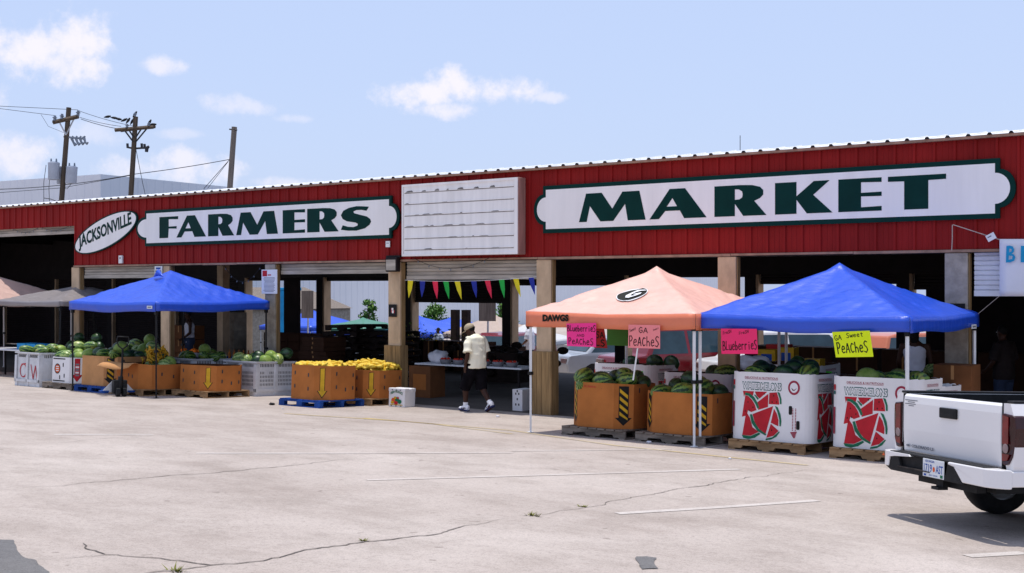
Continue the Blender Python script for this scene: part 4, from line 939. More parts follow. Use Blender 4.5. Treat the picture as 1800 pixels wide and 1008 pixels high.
mb.poly([fy(.1, .1), fy(.9, .1), fy(.9, .14), fy(.1, .14)], 2); mb.build('printed_art', ['print_green', 'print_orange', 'print_yellow', 'print_red'], pc)
mb = MB(); vents(mb, lambda x, z: fy(x, z, .009), [(.25, .93), (.5, .93), (.75, .93), (.2, .06), (.5, .06), (.8, .06)], .07, .05); mb.build('hand_hole', 'slot_dark', pc)
p = on_ground(912, 722); pc = thing('white_carton', 'white upright carton with black face like holes by the tan column', 'carton', gM(p.x, p.y + .15, 0))
mb = MB(); mb.box((-.12, -.2, 0), (.12, .2, .42)); mb.build('body', 'carton_white', pc, bevel=.006)
mb = MB(); fy = lambda u, v: (-.12 + .24 * u, -.2015, .42 * v); vents(mb, fy, [(.35, .8), (.65, .8), (.5, .55), (.35, .3), (.65, .3), (.5, .92)], .13, .1); mb.build('hand_hole', 'slot_dark', pc)
for (x, y, s) in ((478, 712, .05), (497, 719, .02), (1141, 779, .035), (1283, 807, .02), (875, 733, .03)):
    p = on_ground(x, y); mb = MB(); mb.ell((0, 0, s * .5), (s * 1.3, s * .8, s * .6), 8, 5, jitter=.5, seed=x)
    tag(mb.build('litter_scrap', 'black' if x == 478 else 'plastic_bag', M=gM(p.x, p.y)), {478: 'dark scrap lying on the ground before the squash bins', 497: 'tiny pale scrap by the blue pallet corner', 1141: 'white paper scrap by the grey pallet', 1283: 'tiny white scrap before the white carton', 875: 'crumpled white scrap behind the walking man'}[x], 'litter')

# ------------------------------------------------------------------ canopy tents
def canopy_tent(label, cx, cy, w, eave, peak, val, m, leg_m, inset=.05, splay=0, rz=0, d=None, cap=False, seed=0, tilt=(0, 0), base=0):
    d = d or w; M = Matrix.Translation((cx, cy, base)) @ Matrix.Rotation(rz, 4, 'Z')
    rt = thing('canopy_tent', label, 'tent', M); n = 64 if abs(base) < .1 else 20; mb = MB(); hw, hd = w / 2, d / 2
    def top(u, v):
        r = max(abs(u), abs(v)); q = min(abs(u), abs(v)); sag = -.055 * math.sin(math.pi * min(1, r)) * (1 - q / max(r, 1e-4)) - (.03 * (1 - q / max(r, 1e-4)) * r * r)
        wr = .018 * mnoise.noise(Vector((u * 2.2 + seed, v * 2.2, seed))) + .055 * (.5 - abs(mnoise.noise(Vector(((u + v) * 5.0, (u - v) * 1.6, seed))))) * r + .040 * (.5 - abs(mnoise.noise(Vector(((u - v) * 8, (u + v) * 2.4, seed + 4))))) * r - .03 * r
        z = eave + (peak - eave) * (1 - r) ** 1.02 + sag + wr * min(1, (1.02 - r) * 4) + (.05 * max(0, 1 - r / .09) if not cap else .02 * max(0, 1 - r / .12))
        return Vector((u * hw, v * hd, z + tilt[0] * u + tilt[1] * v))
    for i in range(n + 1):
        for j in range(n + 1): mb.v.append(tuple(top(-1 + 2 * i / n, -1 + 2 * j / n)))
    for i in range(n):
        for j in range(n): mb.f.append((i * (n + 1) + j, (i + 1) * (n + 1) + j, (i + 1) * (n + 1) + j + 1, i * (n + 1) + j + 1)); mb.m.append(0); mb.sm.append(True)
    o = mb.build('canopy', m + '_faded' if m == 'canvas_orange' else m, rt); o.modifiers.new('s', 'SOLIDIFY').thickness = .004  # orange top takes the paler copy with sunlight in its colour
    mb = MB(); K = 24
    for a, b in (((-1, -1), (1, -1)), ((1, -1), (1, 1)), ((1, 1), (-1, 1)), ((-1, 1), (-1, -1))):
        V = []
        nn = Vector((b[1] - a[1], a[0] - b[0], 0)) / 2
        for k in range(K + 1):
            t = k / K; u, v = a[0] + (b[0] - a[0]) * t, a[1] + (b[1] - a[1]) * t; p = top(u, v)
            for s in range(4):
                wob = .014 * mnoise.noise(Vector((u * 4 + seed, v * 4, s * .5))) * (s / 3) * min(1, 6 * min(t, 1 - t))
                V.append(p + nn * (wob + .004) + Vector((0, 0, -(val + .012 * math.sin(t * 9 + seed)) * s / 3)))
        mb.faces(V, [(k * 4 + s, (k + 1) * 4 + s, (k + 1) * 4 + s + 1, k * 4 + s + 1) for k in range(K) for s in range(3)], 0, True)
    o = mb.build('valance', m, rt); o.modifiers.new('s', 'SOLIDIFY').thickness = .003
    if cap:
        mb = MB(); mb.tube([(-.16, -.32, peak - .115), (0, -.32, peak - .03), (.16, -.32, peak - .115)], [.01, .07, .01], 8); o = mb.build('vent_flap', m, rt)
    for sx in (-1, 1):
        for sy in (-1, 1):
            tx, ty = sx * (hw - inset), sy * (hd - inset); bx_, by_ = tx + sx * splay, ty + sy * splay; wp = M @ Vector((bx_, by_, 0)); zb = gz(wp.x, wp.y) - base
            lg = MB(); a = Vector((bx_, by_, zb + .01)); b = Vector((tx, ty, eave - .02 + tilt[0] * sx + tilt[1] * sy)); mid = a.lerp(b, .5); lg.bar(a, mid, .028); lg.bar(mid, b, .036)
            lg.box((a.x - .04, a.y - .04, zb), (a.x + .04, a.y + .04, zb + .009)); l_ = lg.build('leg', leg_m, rt)
            cl = MB(); q = a.lerp(b, .49); cl.box((q.x - .032, q.y - .032, q.z - .025), (q.x + .032, q.y + .032, q.z + .025)); q = a.lerp(b, .9); cl.box((q.x - .03, q.y - .03, q.z - .04), (q.x + .03, q.y + .03, q.z + .04)); cl.build('clamp', 'black', l_)
    tr = MB(); e = eave - .03
    for s in (-1, 1):
        for a, b in (((-hw + .08, s * (hd - .06)), (0, s * (hd - .06))), ((hw - .08, s * (hd - .06)), (0, s * (hd - .06))), ((s * (hw - .06), -hd + .08), (s * (hw - .06), 0)), ((s * (hw - .06), hd - .08), (s * (hw - .06), 0))):
            tr.bar((*a, e), (*b, e - .15), .022); tr.bar((*a, e - .15), (*b, e), .022)
        tr.bar((s * (hw - .06), 0, e - .1), (0, 0, peak - .25), .022); tr.bar((0, s * (hd - .06), e - .1), (0, 0, peak - .25), .022)
    tr.build('truss', leg_m, rt); return rt, top
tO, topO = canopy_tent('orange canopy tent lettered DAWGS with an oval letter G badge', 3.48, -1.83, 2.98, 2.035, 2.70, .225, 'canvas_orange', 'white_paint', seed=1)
tB, topB = canopy_tent('blue canopy tent on white legs behind the pickup truck', 6.42, -1.62, 3.08, 2.03, 2.72, .20, 'canvas_blue', 'white_paint', seed=2.7)
tL, topL = canopy_tent('blue canopy tent on black legs over the left melon bins', -8.94, -1.76, 3.05, 2.10, 2.76, .19, 'canvas_blue', 'black', seed=4.1, cap=True)
canopy_tent('low grey canopy tent on black slanted legs beside the blue one', -15.4, .15, 2.9, 2.07, 2.46, .14, 'canvas_grey', 'black', seed=6, splay=.12)
canopy_tent('faded peach canopy tent at the far left edge', -19.0, -.6, 3.6, 2.1, 2.86, .2, 'canvas_peach', 'white_paint', seed=8, cap=True)
# badge and letters on the orange canopy
mb = MB(); fxO = lambda x, y: on_plane(x, y, (3.48, -3.32, 1.995), (0, -.64, 1.49))
def soft(px, py, e):
    p = fxO(px, py); u = (p.x - 3.48) / 1.49; v = (p.y + 1.83) / 1.49; q = topO(u, v); return (u * 1.49, v * 1.49, q.z + e)
def ell_px(cx, cy, a, b, ph, n=36): return [(cx + a * math.cos(t * 2 * math.pi / n) * math.cos(ph) - b * math.sin(t * 2 * math.pi / n) * math.sin(ph), cy + a * math.cos(t * 2 * math.pi / n) * math.sin(ph) + b * math.sin(t * 2 * math.pi / n) * math.cos(ph)) for t in range(n)]
def fan(mb, P, e, mi, c):
    # concentric rings so that the badge follows the fabric
    rings = [[soft(c[0] + (x - c[0]) * k, c[1] + (y - c[1]) * k, e) for x, y in P] for k in (1, .66, .33)]; n = len(P); V = [q for r in rings for q in r] + [soft(c[0], c[1], e)]
    mb.faces(V, [(k * n + i, k * n + (i + 1) % n, (k + 1) * n + (i + 1) % n, (k + 1) * n + i) for k in range(2) for i in range(n)] + [(2 * n + i, 2 * n + (i + 1) % n, 3 * n) for i in range(n)], mi)
cG = (1111, 519.5)
fan(mb, ell_px(*cG, 28.5, 9.2, -.21), .022, 1, cG); fan(mb, ell_px(*cG, 27, 8.0, -.21), .028, 0, cG)
Gp = [(1134, 514), (1122, 513.5), (1110, 517), (1100, 522.5), (1099, 525.5), (1105, 526.5), (1117, 524.5), (1126, 521), (1128, 518.5), (1115, 519.5), (1113, 521), (1119, 521), (1112, 523.2), (1107, 523), (1109, 520.5), (1117, 517), (1126, 516.2), (1137, 515.5)]
tri = tessellate_polygon([[Vector((a, b, 0)) for a, b in Gp]]); mb.faces([soft(a, b, .042) for a, b in Gp], tri, 1)
mb.build('oval_badge', ['ink_black', 'white_paint'], tO)
mb = MB()
def vf(px, py): p = on_face(px, py, -3.342); return (p.x - 3.48, p.y + 1.83, p.z)
put_text(mb, 'DAWGS', lambda u, v: vf(953.5 + 46 * u, 565 - 12.5 * v + .0 * u), 0, .06); o = mb.build('lettering', 'ink_black', tO)
for (tt, cx_, cy_, px, py, y, lab) in ((tL, -8.94, -1.76, 263, 540, -3.31, 'a'), (tB, 6.42, -1.62, 1712, 574, None, 'b')):
    mb = MB()
    if y is not None: q = on_face(px, py, y); mb.box((q.x - cx_ - .085, q.y - cy_ - .006, q.z - .03), (q.x - cx_ + .085, q.y - cy_ + .004, q.z + .03)); mb.poly([(q.x - cx_ + a, q.y - cy_ - .0075, q.z + b) for a, b in ((-.06, -.012), (.06, -.012), (.06, .012), (-.06, .012))], 1)
    else: q = on_plane(px, py, (7.985, 0, 0), (1, 0, 0)); mb.box((q.x - cx_ - .004, q.y - cy_ - .11, q.z - .03), (q.x - cx_ + .006, q.y - cy_ + .11, q.z + .03)); mb.poly([(q.x - cx_ + .0075, q.y - cy_ + a, q.z + b) for a, b in ((-.08, -.012), (.08, -.012), (.08, .012), (-.08, .012))], 1)
    mb.build('maker_tag', ['plate_white', 'print_grey'], tt)

# ------------------------------------------------------------------ hand lettered posters
def poster(label, quad, m, ink, texts, y=-3.37, stake=None):
    P = [on_face(a, b, y) for a, b in quad]; c = sum(P, Vector()) / 4; rt = thing('price_sign', label, 'sign', Matrix.Translation(c))
    bl = [p - c for p in P]                       # tl, tr, br, bl
    def fn(u, v, e=0): q = bl[3].lerp(bl[2], u).lerp(bl[0].lerp(bl[1], u), v); return q + Vector((0, -.003 - e - .0 , 0))
    mb = MB(); n = 6; V = [fn(i / n, j / n) + Vector((0, .003 + .006 * math.sin(3 * i / n + j / n), 0)) * 0 for i in range(n + 1) for j in range(n + 1)]
    mb.faces(V, [(i * (n + 1) + j, (i + 1) * (n + 1) + j, (i + 1) * (n + 1) + j + 1, i * (n + 1) + j + 1) for i in range(n) for j in range(n)]); o = mb.build('card', m, rt); sd = o.modifiers.new('s', 'SOLIDIFY'); sd.thickness = .004; sd.offset = -1 if False else 0
    mb = MB(); ax = (bl[2] - bl[3]).length / max(1e-6, (bl[0] - bl[3]).length)
    def f2(u, v, e=0): return fn(u / ax, v, e + .002)
    for (s, x0, yb, x1, hh, w, rise) in texts: put_hand(mb, s, x0 * ax, yb, x1 * ax, hh, w, f2, 0, rise)
    mb.build('hand_lettering', ink, rt)
    if stake:
        a, b = [on_face(*q, y + .03) - c for q in stake]; mb = MB(); mb.tube([a, b], .014, 6); mb.build('stake', 'white_paint', rt)
    return rt
poster('hot pink hand lettered sign reading Blueberries and Peaches', [(996, 568.5), (1048, 567.5), (1048, 610), (997, 608)], 'poster_hot_pink', 'ink_dark', [('BLueberrieS', .03, .66, .99, .26, .035, -.02), ('AnD', .34, .42, .62, .12, .02, 0), ('PeACheS', .05, .1, .92, .27, .035, -.02)])
poster('salmon pink hand lettered sign on a white stake reading GA Peaches', [(1105, 570.5), (1160.5, 571.5), (1160.5, 613), (1104.5, 611)], 'poster_pink', 'ink_dark', [('GA', .32, .66, .63, .24, .035, 0), ('Sweet', .03, .68, .24, .13, .015, .12), ('Sweet', .78, .76, .96, .07, .012, .1), ('PeACheS', .02, .1, .98, .42, .042, 0)], stake=[(1121, 611), (1113, 668)])
poster('rose pink hand lettered sign reading Blueberries on the right blue canopy', [(1267.5, 577.5), (1330.5, 578), (1332.5, 622), (1268.5, 622)], 'poster_rose', 'ink_dark', [('BLueberrieS', .04, .14, .99, .36, .035, .06), ('FreSH', .05, .76, .3, .12, .018, .1), ('FreSH', .5, .76, .78, .12, .018, .1)], y=-3.24)
poster('bright yellow hand lettered sign reading GA Sweet Peaches', [(1463, 583.5), (1529, 581), (1535.5, 627), (1469.5, 628)], 'poster_yellow', 'ink_black', [('GA', .03, .66, .24, .2, .028, .06), ('Sweet', .36, .76, .82, .17, .025, .04), ('PeACheS', .06, .16, .9, .42, .042, .04)], y=-3.24)
poster('dark red hand lettered sign hanging behind the hot pink one', [(1046, 575), (1062, 576), (1068, 612), (1044, 611)], 'poster_red', 'ink_black', [('SA', .1, .5, .9, .3, .06, 0), ('LS', .1, .1, .9, .3, .06, 0)], y=-1.9)
mb = MB(); q = on_face(1088, 590, -1.0); mb.box((q.x - .24, q.y - .004, q.z - .17), (q.x + .24, q.y + .004, q.z + .19)); tag(mb.build('green_card', 'poster_green'), 'plain dark green card hanging in shade behind the salmon pink sign', 'card')
# ------------------------------------------------------------------ people
def remesh(mb, vox, name, m, parent, smooth=6, disp=None):
    me = D.meshes.new("tmp"); me.from_pydata(mb.v, [], mb.f); o = D.objects.new("tmp", me); COL.objects.link(o)
    md = o.modifiers.new('r', 'REMESH'); md.mode = 'VOXEL'; md.voxel_size = vox; md.use_smooth_shade = True
    sm = o.modifiers.new('s', 'SMOOTH'); sm.iterations = smooth; sm.factor = .5
    dg = bpy.context.evaluated_depsgraph_get(); me2 = D.meshes.new_from_object(o.evaluated_get(dg)); D.objects.remove(o)
    if disp:
        for v in me2.vertices: v.co += v.normal * disp(v.co)
    for p in me2.polygons: p.use_smooth = True
    me2.materials.clear(); me2.materials.append(MATS[m]); me2.name = name
    o2 = D.objects.new(name, me2); COL.objects.link(o2); o2.parent = parent; return o2
def person(label, M, pose, skin='skin', top='tee_cream', bottom='shorts_black', cap=None, vox=.011, sleeves=True, shorts=True, shoes=True, hairlen=0):
    """local frame: +Y is the way the person faces, +X the right hand side; pose gives joints in metres"""
    rt = thing('person', label, 'person', M); J = {k: Vector(v) for k, v in pose.items()}
    b = MB(); X = (1, 0, 0)
    pel, wa, ch, nk, hd = J['pelvis'], J['waist'], J['chest'], J['neck'], J['head']
    b.tube([pel - Vector((0, 0, .08)), pel, wa, ch, ch.lerp(nk, .6), nk], [(.12, .10), (.165, .125), (.15, .115), (.18, .125), (.14, .10), (.06, .06)], 16, right=X)
    b.tube([nk - Vector((0, 0, .05)), nk + (hd - nk) * .55], [.06, .056], 12)
    hq = J['look'].normalized(); hr = hq.cross(Vector((0, 0, 1))).normalized(); hu = hr.cross(hq).normalized()
    H = Matrix((hr, hq, hu)).transposed()
    b.ell(hd + H @ Vector((0, -.01, .02)), (.074, .094, .10), 16, 12, M=H); b.ell(hd + H @ Vector((0, .03, -.06)), (.056, .062, .062), 14, 10, M=H)
    b.ell(hd + H @ Vector((0, .098, -.01)), (.014, .018, .026), 8, 6, M=H)
    for s in (-1, 1): b.ell(hd + H @ Vector((s * .074, -.005, -.005)), (.012, .022, .034), 8, 6, M=H)
    b.ell(hd + H @ Vector((0, .085, -.062)), (.026, .016, .010), 8, 6, M=H)
    for s, k in ((-1, 'l'), (1, 'r')):
        sh, el_, wr, tip = J['sh' + k], J['el' + k], J['wr' + k], J['hand' + k]
        b.tube([ch.lerp(sh, .55), sh, sh.lerp(el_, .5), el_, el_.lerp(wr, .35), wr], [.06, .058, .05, .041, .043, .027], 12)
        d = (tip - wr).normalized(); side = Vector((0, 1, 0)); side = (side - d * side.dot(d)).normalized(); th = d.cross(side) * s * -1
        b.tube([wr - d * .01, wr + d * .045, wr + d * .085], [(.03, .018), (.042, .016), (.038, .013)], 10, right=side)
        for q, (off, ln) in enumerate(((.03, .068), (.011, .078), (-.009, .073), (-.028, .058))):
            p = wr + d * .08 + side * off; kk = p + d * (ln * .5) + th * .006; e = p + d * ln * .92 + th * (.022 + .004 * q); b.tube([p - d * .02, p, kk, e], [.0095, .0092, .0085, .007], 7)
        p = wr + d * .025 + side * .034; b.tube([p, p + side * .02 + d * .028 + th * .012, p + side * .022 + d * .058 + th * .022], [.012, .0105, .008], 7)
        hp, kn, an, toe = J['hip' + k], J['kn' + k], J['an' + k], J['toe' + k]
        b.tube([hp + Vector((0, 0, .04)), hp, hp.lerp(kn, .5), kn, kn.lerp(an, .3), kn.lerp(an, .75), an], [.09, .092, .08, .058, .062, .042, .038], 14)
        fd = (toe - an); b.tube([an + Vector((0, 0, .0)), an + fd * .25 - Vector((0, 0, .02)), toe], [.045, .045, .03], 10)
    remesh(b, vox, 'body', skin, rt)
    ey = MB()
    for s in (-1, 1): ey.ell(hd + H @ Vector((s * .032, .082, .012)), (.012, .008, .008), 8, 6, M=H)
    ey.build('eyes', 'plate_white', rt)
    t = MB(); hem = J.get('hem', pel)
    if sleeves:
        t.tube([hem - Vector((0, 0, .06)), hem + Vector((0, 0, .02)), wa, ch - Vector((0, 0, .05)), ch + Vector((0, 0, .06)), ch.lerp(nk, .72), nk - Vector((0, 0, .005))], [(.208, .158), (.205, .162), (.196, .16), (.200, .155), (.178, .135), (.12, .10), (.075, .075)], 20, right=X)
        for k in 'lr':
            sh, el_ = J['sh' + k], J['el' + k]; t.tube([ch.lerp(sh, .35), sh - (sh - ch) * .06, sh.lerp(el_, .3), sh.lerp(el_, .62), sh.lerp(el_, .9)], [.10, .078, .08, .086, .096], 14)
    else:
        t.tube([hem - Vector((0, 0, .06)), hem, wa, ch, ch.lerp(nk, .5)], [(.18, .145), (.18, .145), (.165, .13), (.195, .142), (.13, .10)], 18, right=X)
        for s in (-1, 1): t.tube([ch.lerp(nk, .4) + Vector((s * .09, 0, 0)), ch.lerp(nk, .8) + Vector((s * .075, 0, .01)), ch.lerp(nk, .6) + Vector((s * .085, -.06, -.02))], [.035, .03, .035], 8)
    remesh(t, max(vox, .012), 'shirt', top, rt, 5, lambda c: .010 * mnoise.noise(Vector((c.x * 5, c.y * 5, c.z * 11))) + .007 * mnoise.noise(c * 14))
    s_ = MB(); s_.tube([pel + Vector((0, 0, .09)), pel, pel - Vector((0, 0, .1))], [(.178, .14), (.19, .15), (.18, .145)], 18, right=X)
    for k in 'lr':
        hp, kn, an = J['hip' + k], J['kn' + k], J['an' + k]
        s_.tube([hp + Vector((0, 0, .05)), hp.lerp(kn, .4), hp.lerp(kn, .8), kn + (kn - hp) * .16] if shorts else [hp + Vector((0, 0, .05)), hp.lerp(kn, .5), kn, kn.lerp(an, .5), an + Vector((0, 0, .03))], [.115, .12, .116, .112] if shorts else [.11, .1, .08, .075, .075], 14)
    remesh(s_, max(vox, .013), 'shorts' if shorts else 'trousers', bottom, rt, 5, lambda c: .007 * mnoise.noise(c * 9))
    if shoes:
        for k in 'lr':
            an, toe = J['an' + k], J['toe' + k]; heel = J['heel' + k]; f = (toe - heel).normalized(); upv = (an - heel.lerp(toe, .22)); upv = (upv - f * upv.dot(f)).normalized()
            rx = f.cross(upv); sh = MB(); L_ = (toe - heel).length + .05
            o = heel - f * .03
            prof = [(-.0, .10, .030), (.03, .105, .040), (.09, .112, .043), (.14, .09, .045), (.20, .062, .050), (.25, .05, .047), (.285, .028, .03)]
            sh.tube([o + f * (x * L_ / .29) + upv * (hh * .5 + .012) for x, hh, w_ in prof], [(hh * .55, w_) for x, hh, w_ in prof], 14, right=upv)
            so = remesh(sh, .009, 'sneaker', 'sneaker', rt, 3)
            sl = MB(); sl.prism([(0, -.034), (.06, -.04), (.15, -.04), (.22, -.05), (.27, -.036), (.29, 0), (.27, .036), (.22, .05), (.15, .04), (.06, .04), (0, .034)], lambda u, v: o + f * (u * L_ / .29) + rx * v + upv * .0, lambda u, v: o + f * (u * L_ / .29) + rx * v + upv * .024); sl.build('sole', ['navy'], so)
            tr = MB()
            for sgn in (-1, 1):
                for x, z in ((.07, .055), (.12, .05), (.17, .042)): tr.ell(o + f * (x * L_ / .29) + upv * z + rx * sgn * .043, (.020, .006, .014), 8, 5, M=Matrix((f, rx, upv)).transposed())
            tr.ell(o + f * .02 + upv * .075, (.014, .03, .03), 8, 5, M=Matrix((f, rx, upv)).transposed()); tr.build('trim', 'navy', so)
            so2 = MB(); d = (J['kn' + k] - an).normalized(); so2.tube([an + d * .0, an + d * .05, an + d * .095], [.05, .048, .05], 12); so2.build('sock', 'sock_white', rt)
    if cap:
        c = MB(); V = []; c.ell(hd + H @ Vector((0, -.008, .045)), (.086, .106, .085), 16, 10, M=H)
        c.v = [tuple(p if (H.transposed() @ (Vector(p) - hd)).z > .02 else hd + H @ Vector(((H.transposed() @ (Vector(p) - hd)).x, (H.transposed() @ (Vector(p) - hd)).y, .02))) for p in map(Vector, c.v)]
        cp = c.build('cap', cap, rt); br = MB(); P = [(-.075, .06), (-.07, .12), (-.04, .165), (0, .178), (.04, .165), (.07, .12), (.075, .06)]
        br.prism(P, lambda u, v: hd + H @ Vector((u, v, .028 - (v - .06) * .15 - u * u * 2)), lambda u, v: hd + H @ Vector((u, v, .036 - (v - .06) * .15 - u * u * 2))); br.build('brim', cap, cp)
        st = MB(); st.ell(hd + H @ Vector((0, -.1, .01)), (.035, .02, .02), 8, 5, M=H); st.build('strap', 'hair', cp)
    hr_ = MB(); hr_.ell(hd + H @ Vector((0, -.022, .032 if not cap else .0)), (.08, .092 if not cap else .082, .094 if not cap else .06), 14, 9, M=H, jitter=.06)
    if hairlen: hr_.ell(hd + H @ Vector((0, -.06, -.08)), (.075, .06, .13), 12, 8, M=H)
    hr_.build('hair', 'hair', rt); return rt
WALK = dict(pelvis=(0, 0, .93), waist=(0, .0, 1.10), chest=(0, .02, 1.34), neck=(0, .07, 1.475), head=(-.03, .17, 1.565), look=(-.55, .8, -.5), hem=(0, 0, .90),
  shl=(-.195, .03, 1.385), ell=(-.25, -.03, 1.12), wrl=(-.235, .06, .88), handl=(-.225, .10, .70), shr=(.195, .03, 1.385), elr=(.245, .0, 1.11), wrr=(.25, .08, .87), handr=(.245, .13, .70),
  hipl=(-.095, 0, .90), knl=(-.11, .20, .50), anl=(-.11, .20, .085), toel=(-.12, .36, .03), heell=(-.11, .15, .01), hipr=(.095, 0, .90), knr=(.10, -.02, .49), anr=(.10, -.30, .15), toer=(.11, -.17, .02), heelr=(.10, -.355, .115))
pm = on_ground(838, 724)
person('man in cream t-shirt, black shorts and tan cap walking away with head bowed', Matrix.Translation((pm.x, pm.y, gz(pm.x, pm.y))) @ Matrix.Rotation(YAW + R(42), 4, 'Z'), WALK, cap='cap_tan', vox=.0095)
STAND = dict(pelvis=(0, 0, .94), waist=(0, 0, 1.12), chest=(0, 0, 1.36), neck=(0, .02, 1.53), head=(0, .04, 1.65), look=(.1, 1, -.15), hem=(0, 0, .92), shl=(-.20, 0, 1.44), ell=(-.26, .02, 1.15), wrl=(-.22, .2, 1.0), handl=(-.2, .32, .93), shr=(.20, 0, 1.44), elr=(.26, .0, 1.15), wrr=(.24, .1, .92), handr=(.24, .14, .76),
  hipl=(-.095, 0, .90), knl=(-.1, .03, .5), anl=(-.11, 0, .085), toel=(-.13, .17, .03), heell=(-.11, -.06, .01), hipr=(.095, 0, .90), knr=(.1, .03, .5), anr=(.11, 0, .085), toer=(.13, .17, .03), heelr=(.11, -.06, .01))
def at_hall(px, y): p = on_face(px, 560, y); return p.x
def stand_at(px, y, rz, label, **k):
    x = at_hall(px, y); return person(label, T(x, y, gz(x, y), rz), STAND, vox=.02, **k)
stand_at(333, 2.6, 2.6, 'person in lilac white tank top in the shade behind the blue canopy', top='tank_white', sleeves=False, bottom='denim', shorts=False)
stand_at(1608, 1.6, .4, 'person in white tank top standing in shade under the right blue canopy', top='tank_white', sleeves=False, bottom='denim', shorts=False, hairlen=1)
stand_at(931, 12.0, 1.9, 'man in white shirt standing beside the red car beyond the hall', top='tank_white', bottom='denim', shorts=False, skin='skin_light')
stand_at(771, 22.0, 3.0, 'distant person in pale top under the far blue canopies', top='car_silver', bottom='denim', shorts=False)
stand_at(1765, 2.6, 1.2, 'person in grey top bending near dark cartons at the far right bay', top='hall_wall', bottom='denim', shorts=False)
stand_at(1200, 14.5, .6, 'dark dressed person standing by the cars behind the salmon sign', top='dark_steel', bottom='denim', shorts=False, hairlen=1)

# ------------------------------------------------------------------ pickup truck
HD = math.atan2(.795, .606); HZ = gz(0, -7.933)
TM = Matrix.Translation((9.885, -7.925, HZ)) @ Matrix.Rotation(-math.atan(SL), 4, 'X') @ Matrix.Rotation(HD, 4, 'Z') @ Matrix.Diagonal((1, .965, 1, 1))
tk = thing('pickup_truck', 'white pickup truck seen from behind its tailgate', 'truck', TM)
def side_fn(y0, y1): return (lambda u, v: (u, y0, v)), (lambda u, v: (u, y1, v))
TB, TT = .585, 1.125
mb = MB()                                          # bed sides, floor and bulkhead
for s in (-1, 1):
    for k in range(14):
        x0, x1 = .0 + k * .14, .14 + k * .14; xm = (x0 + x1) / 2; zb_ = .50
        if abs(xm - 1.02) < .46: zb_ = max(.50, .33 + math.sqrt(max(0, .45 ** 2 - (xm - 1.02) ** 2)))
        P = [(.80, zb_), (.845, max(zb_ + .02, .62)), (.862, .84), (.845, 1.02), (.815, 1.09), (.80, TT), (.715, TT), (.715, max(zb_, .7))]
        mb.prism(P, lambda u, v, x0=x0, s=s: (x0, s * u, v), lambda u, v, x1=x1, s=s: (x1, s * u, v))
mb.box((.0, -.714, .68), (1.96, .714, .70), 1); mb.box((1.90, -.714, .70), (1.96, .714, TT), 0); mb.box((.07, -.7135, .702), (1.89, -.70, TT - .004), 1); mb.box((.07, .70, .702), (1.89, .7135, TT - .004), 1); mb.box((1.885, -.699, .702), (1.899, .699, TT - .004), 1)
mb.build('bed', ['truck_paint', 'truck_black'], tk, clean=True)
mb = MB()
for s in (-1, 1): mb.box((.03, s * .755 - .045, TT + .001), (1.95, s * .755 + .045, TT + .022))
mb.build('bed_rail_cap', 'truck_black', tk, bevel=.008)
tg = MB(); P = [(.028, TB), (.0, TB + .02), (-.012, .80), (-.012, 1.04), (-.006, 1.10), (.014, 1.123), (.055, 1.12), (.06, TB)]
tg.prism(P, lambda u, v: (u, -.700, v), lambda u, v: (u, .700, v)); tg = tg.build('tailgate', 'truck_paint', tk, bevel=.01)
def tgf(u, v, e=0): return (-.0135 - e, .70 - 1.40 * u, TB + (TT - TB) * v)
mb = MB(); mb.box((-.032, -.125, .945), (-.013, .125, 1.035)); mb.build('handle', 'truck_black', tg, bevel=.012)
mb = MB(); mb.box((-.0335, -.09, .955), (-.0325, .09, .985)); mb.build('handle_recess', 'black', tg)
mb = MB(); put_text(mb, 'COLORADO LS', lambda u, v: tgf(.10 + .24 * u, .105 + .05 * v), 0, .04)
mb.build('badge_lettering', 'print_grey', tg); mb = MB(); mb.poly([tgf(.04 + a, .13 + b) for a, b in ((0, -.012), (.012, -.012), (.012, -.022), (.026, -.022), (.026, -.012), (.038, -.012), (.038, .012), (.026, .012), (.026, .022), (.012, .022), (.012, .012), (0, .012))]); mb.build('badge_emblem', 'print_grey', tg)
mb = MB()
for k, (u0, u1) in enumerate(((.02, .16), (.05, .13), (.02, .14), (.06, .12))): mb.poly([tgf(u, v) for u, v in ((u0, .885 - .03 * k), (u1, .885 - .03 * k), (u1, .90 - .03 * k), (u0, .90 - .03 * k))])
mb.build('sticker', 'print_grey', tg)
mb = MB(); mb.box((-.004, .701, TB), (.05, .714, TT)); mb.box((-.004, -.714, TB), (.05, -.701, TT)); mb.build('gap_seal', 'truck_black', tk)
for s in (-1, 1):                                 # wrap-round tail lamps
    tl = MB(); P = [(.722, .64), (.745, .625), (.79, .635), (.835, .70), (.858, .80), (.866, .93), (.858, 1.02), (.83, 1.035), (.722, 1.045)]
    tl.prism(P, lambda u, v: (-.022 + max(0, u - .80) * .35, s * (u + .004), v), lambda u, v: (.10, s * (u + .004), v), 0); tl = tl.build('tail_lamp', ['lens_dark'], tk, bevel=.008)
    mb = MB(); mb.prism([(.726, .80), (.80, .80), (.80, 1.02), (.726, 1.03)], lambda u, v: (-.0255, s * (u + .004), v), lambda u, v: (-.021, s * (u + .004), v)); mb.prism([(.726, .66), (.79, .67), (.815, .72), (.726, .72)], lambda u, v: (-.0255, s * (u + .004), v), lambda u, v: (-.021, s * (u + .004), v)); mb.build('brake_lens', 'lens_red', tl)
    mb = MB(); mb.tube([(-.021, s * .768, .765), (-.028, s * .768, .765)], [(.042, .034), (.036, .029)], 16); mb.build('reverse_lens', 'lens_clear', tl)
bp_ = MB(); bp_.box((-.13, -.70, .445), (-.03, .70, .588)); bp_ = bp_.build('bumper', 'truck_black', tk, bevel=.008)
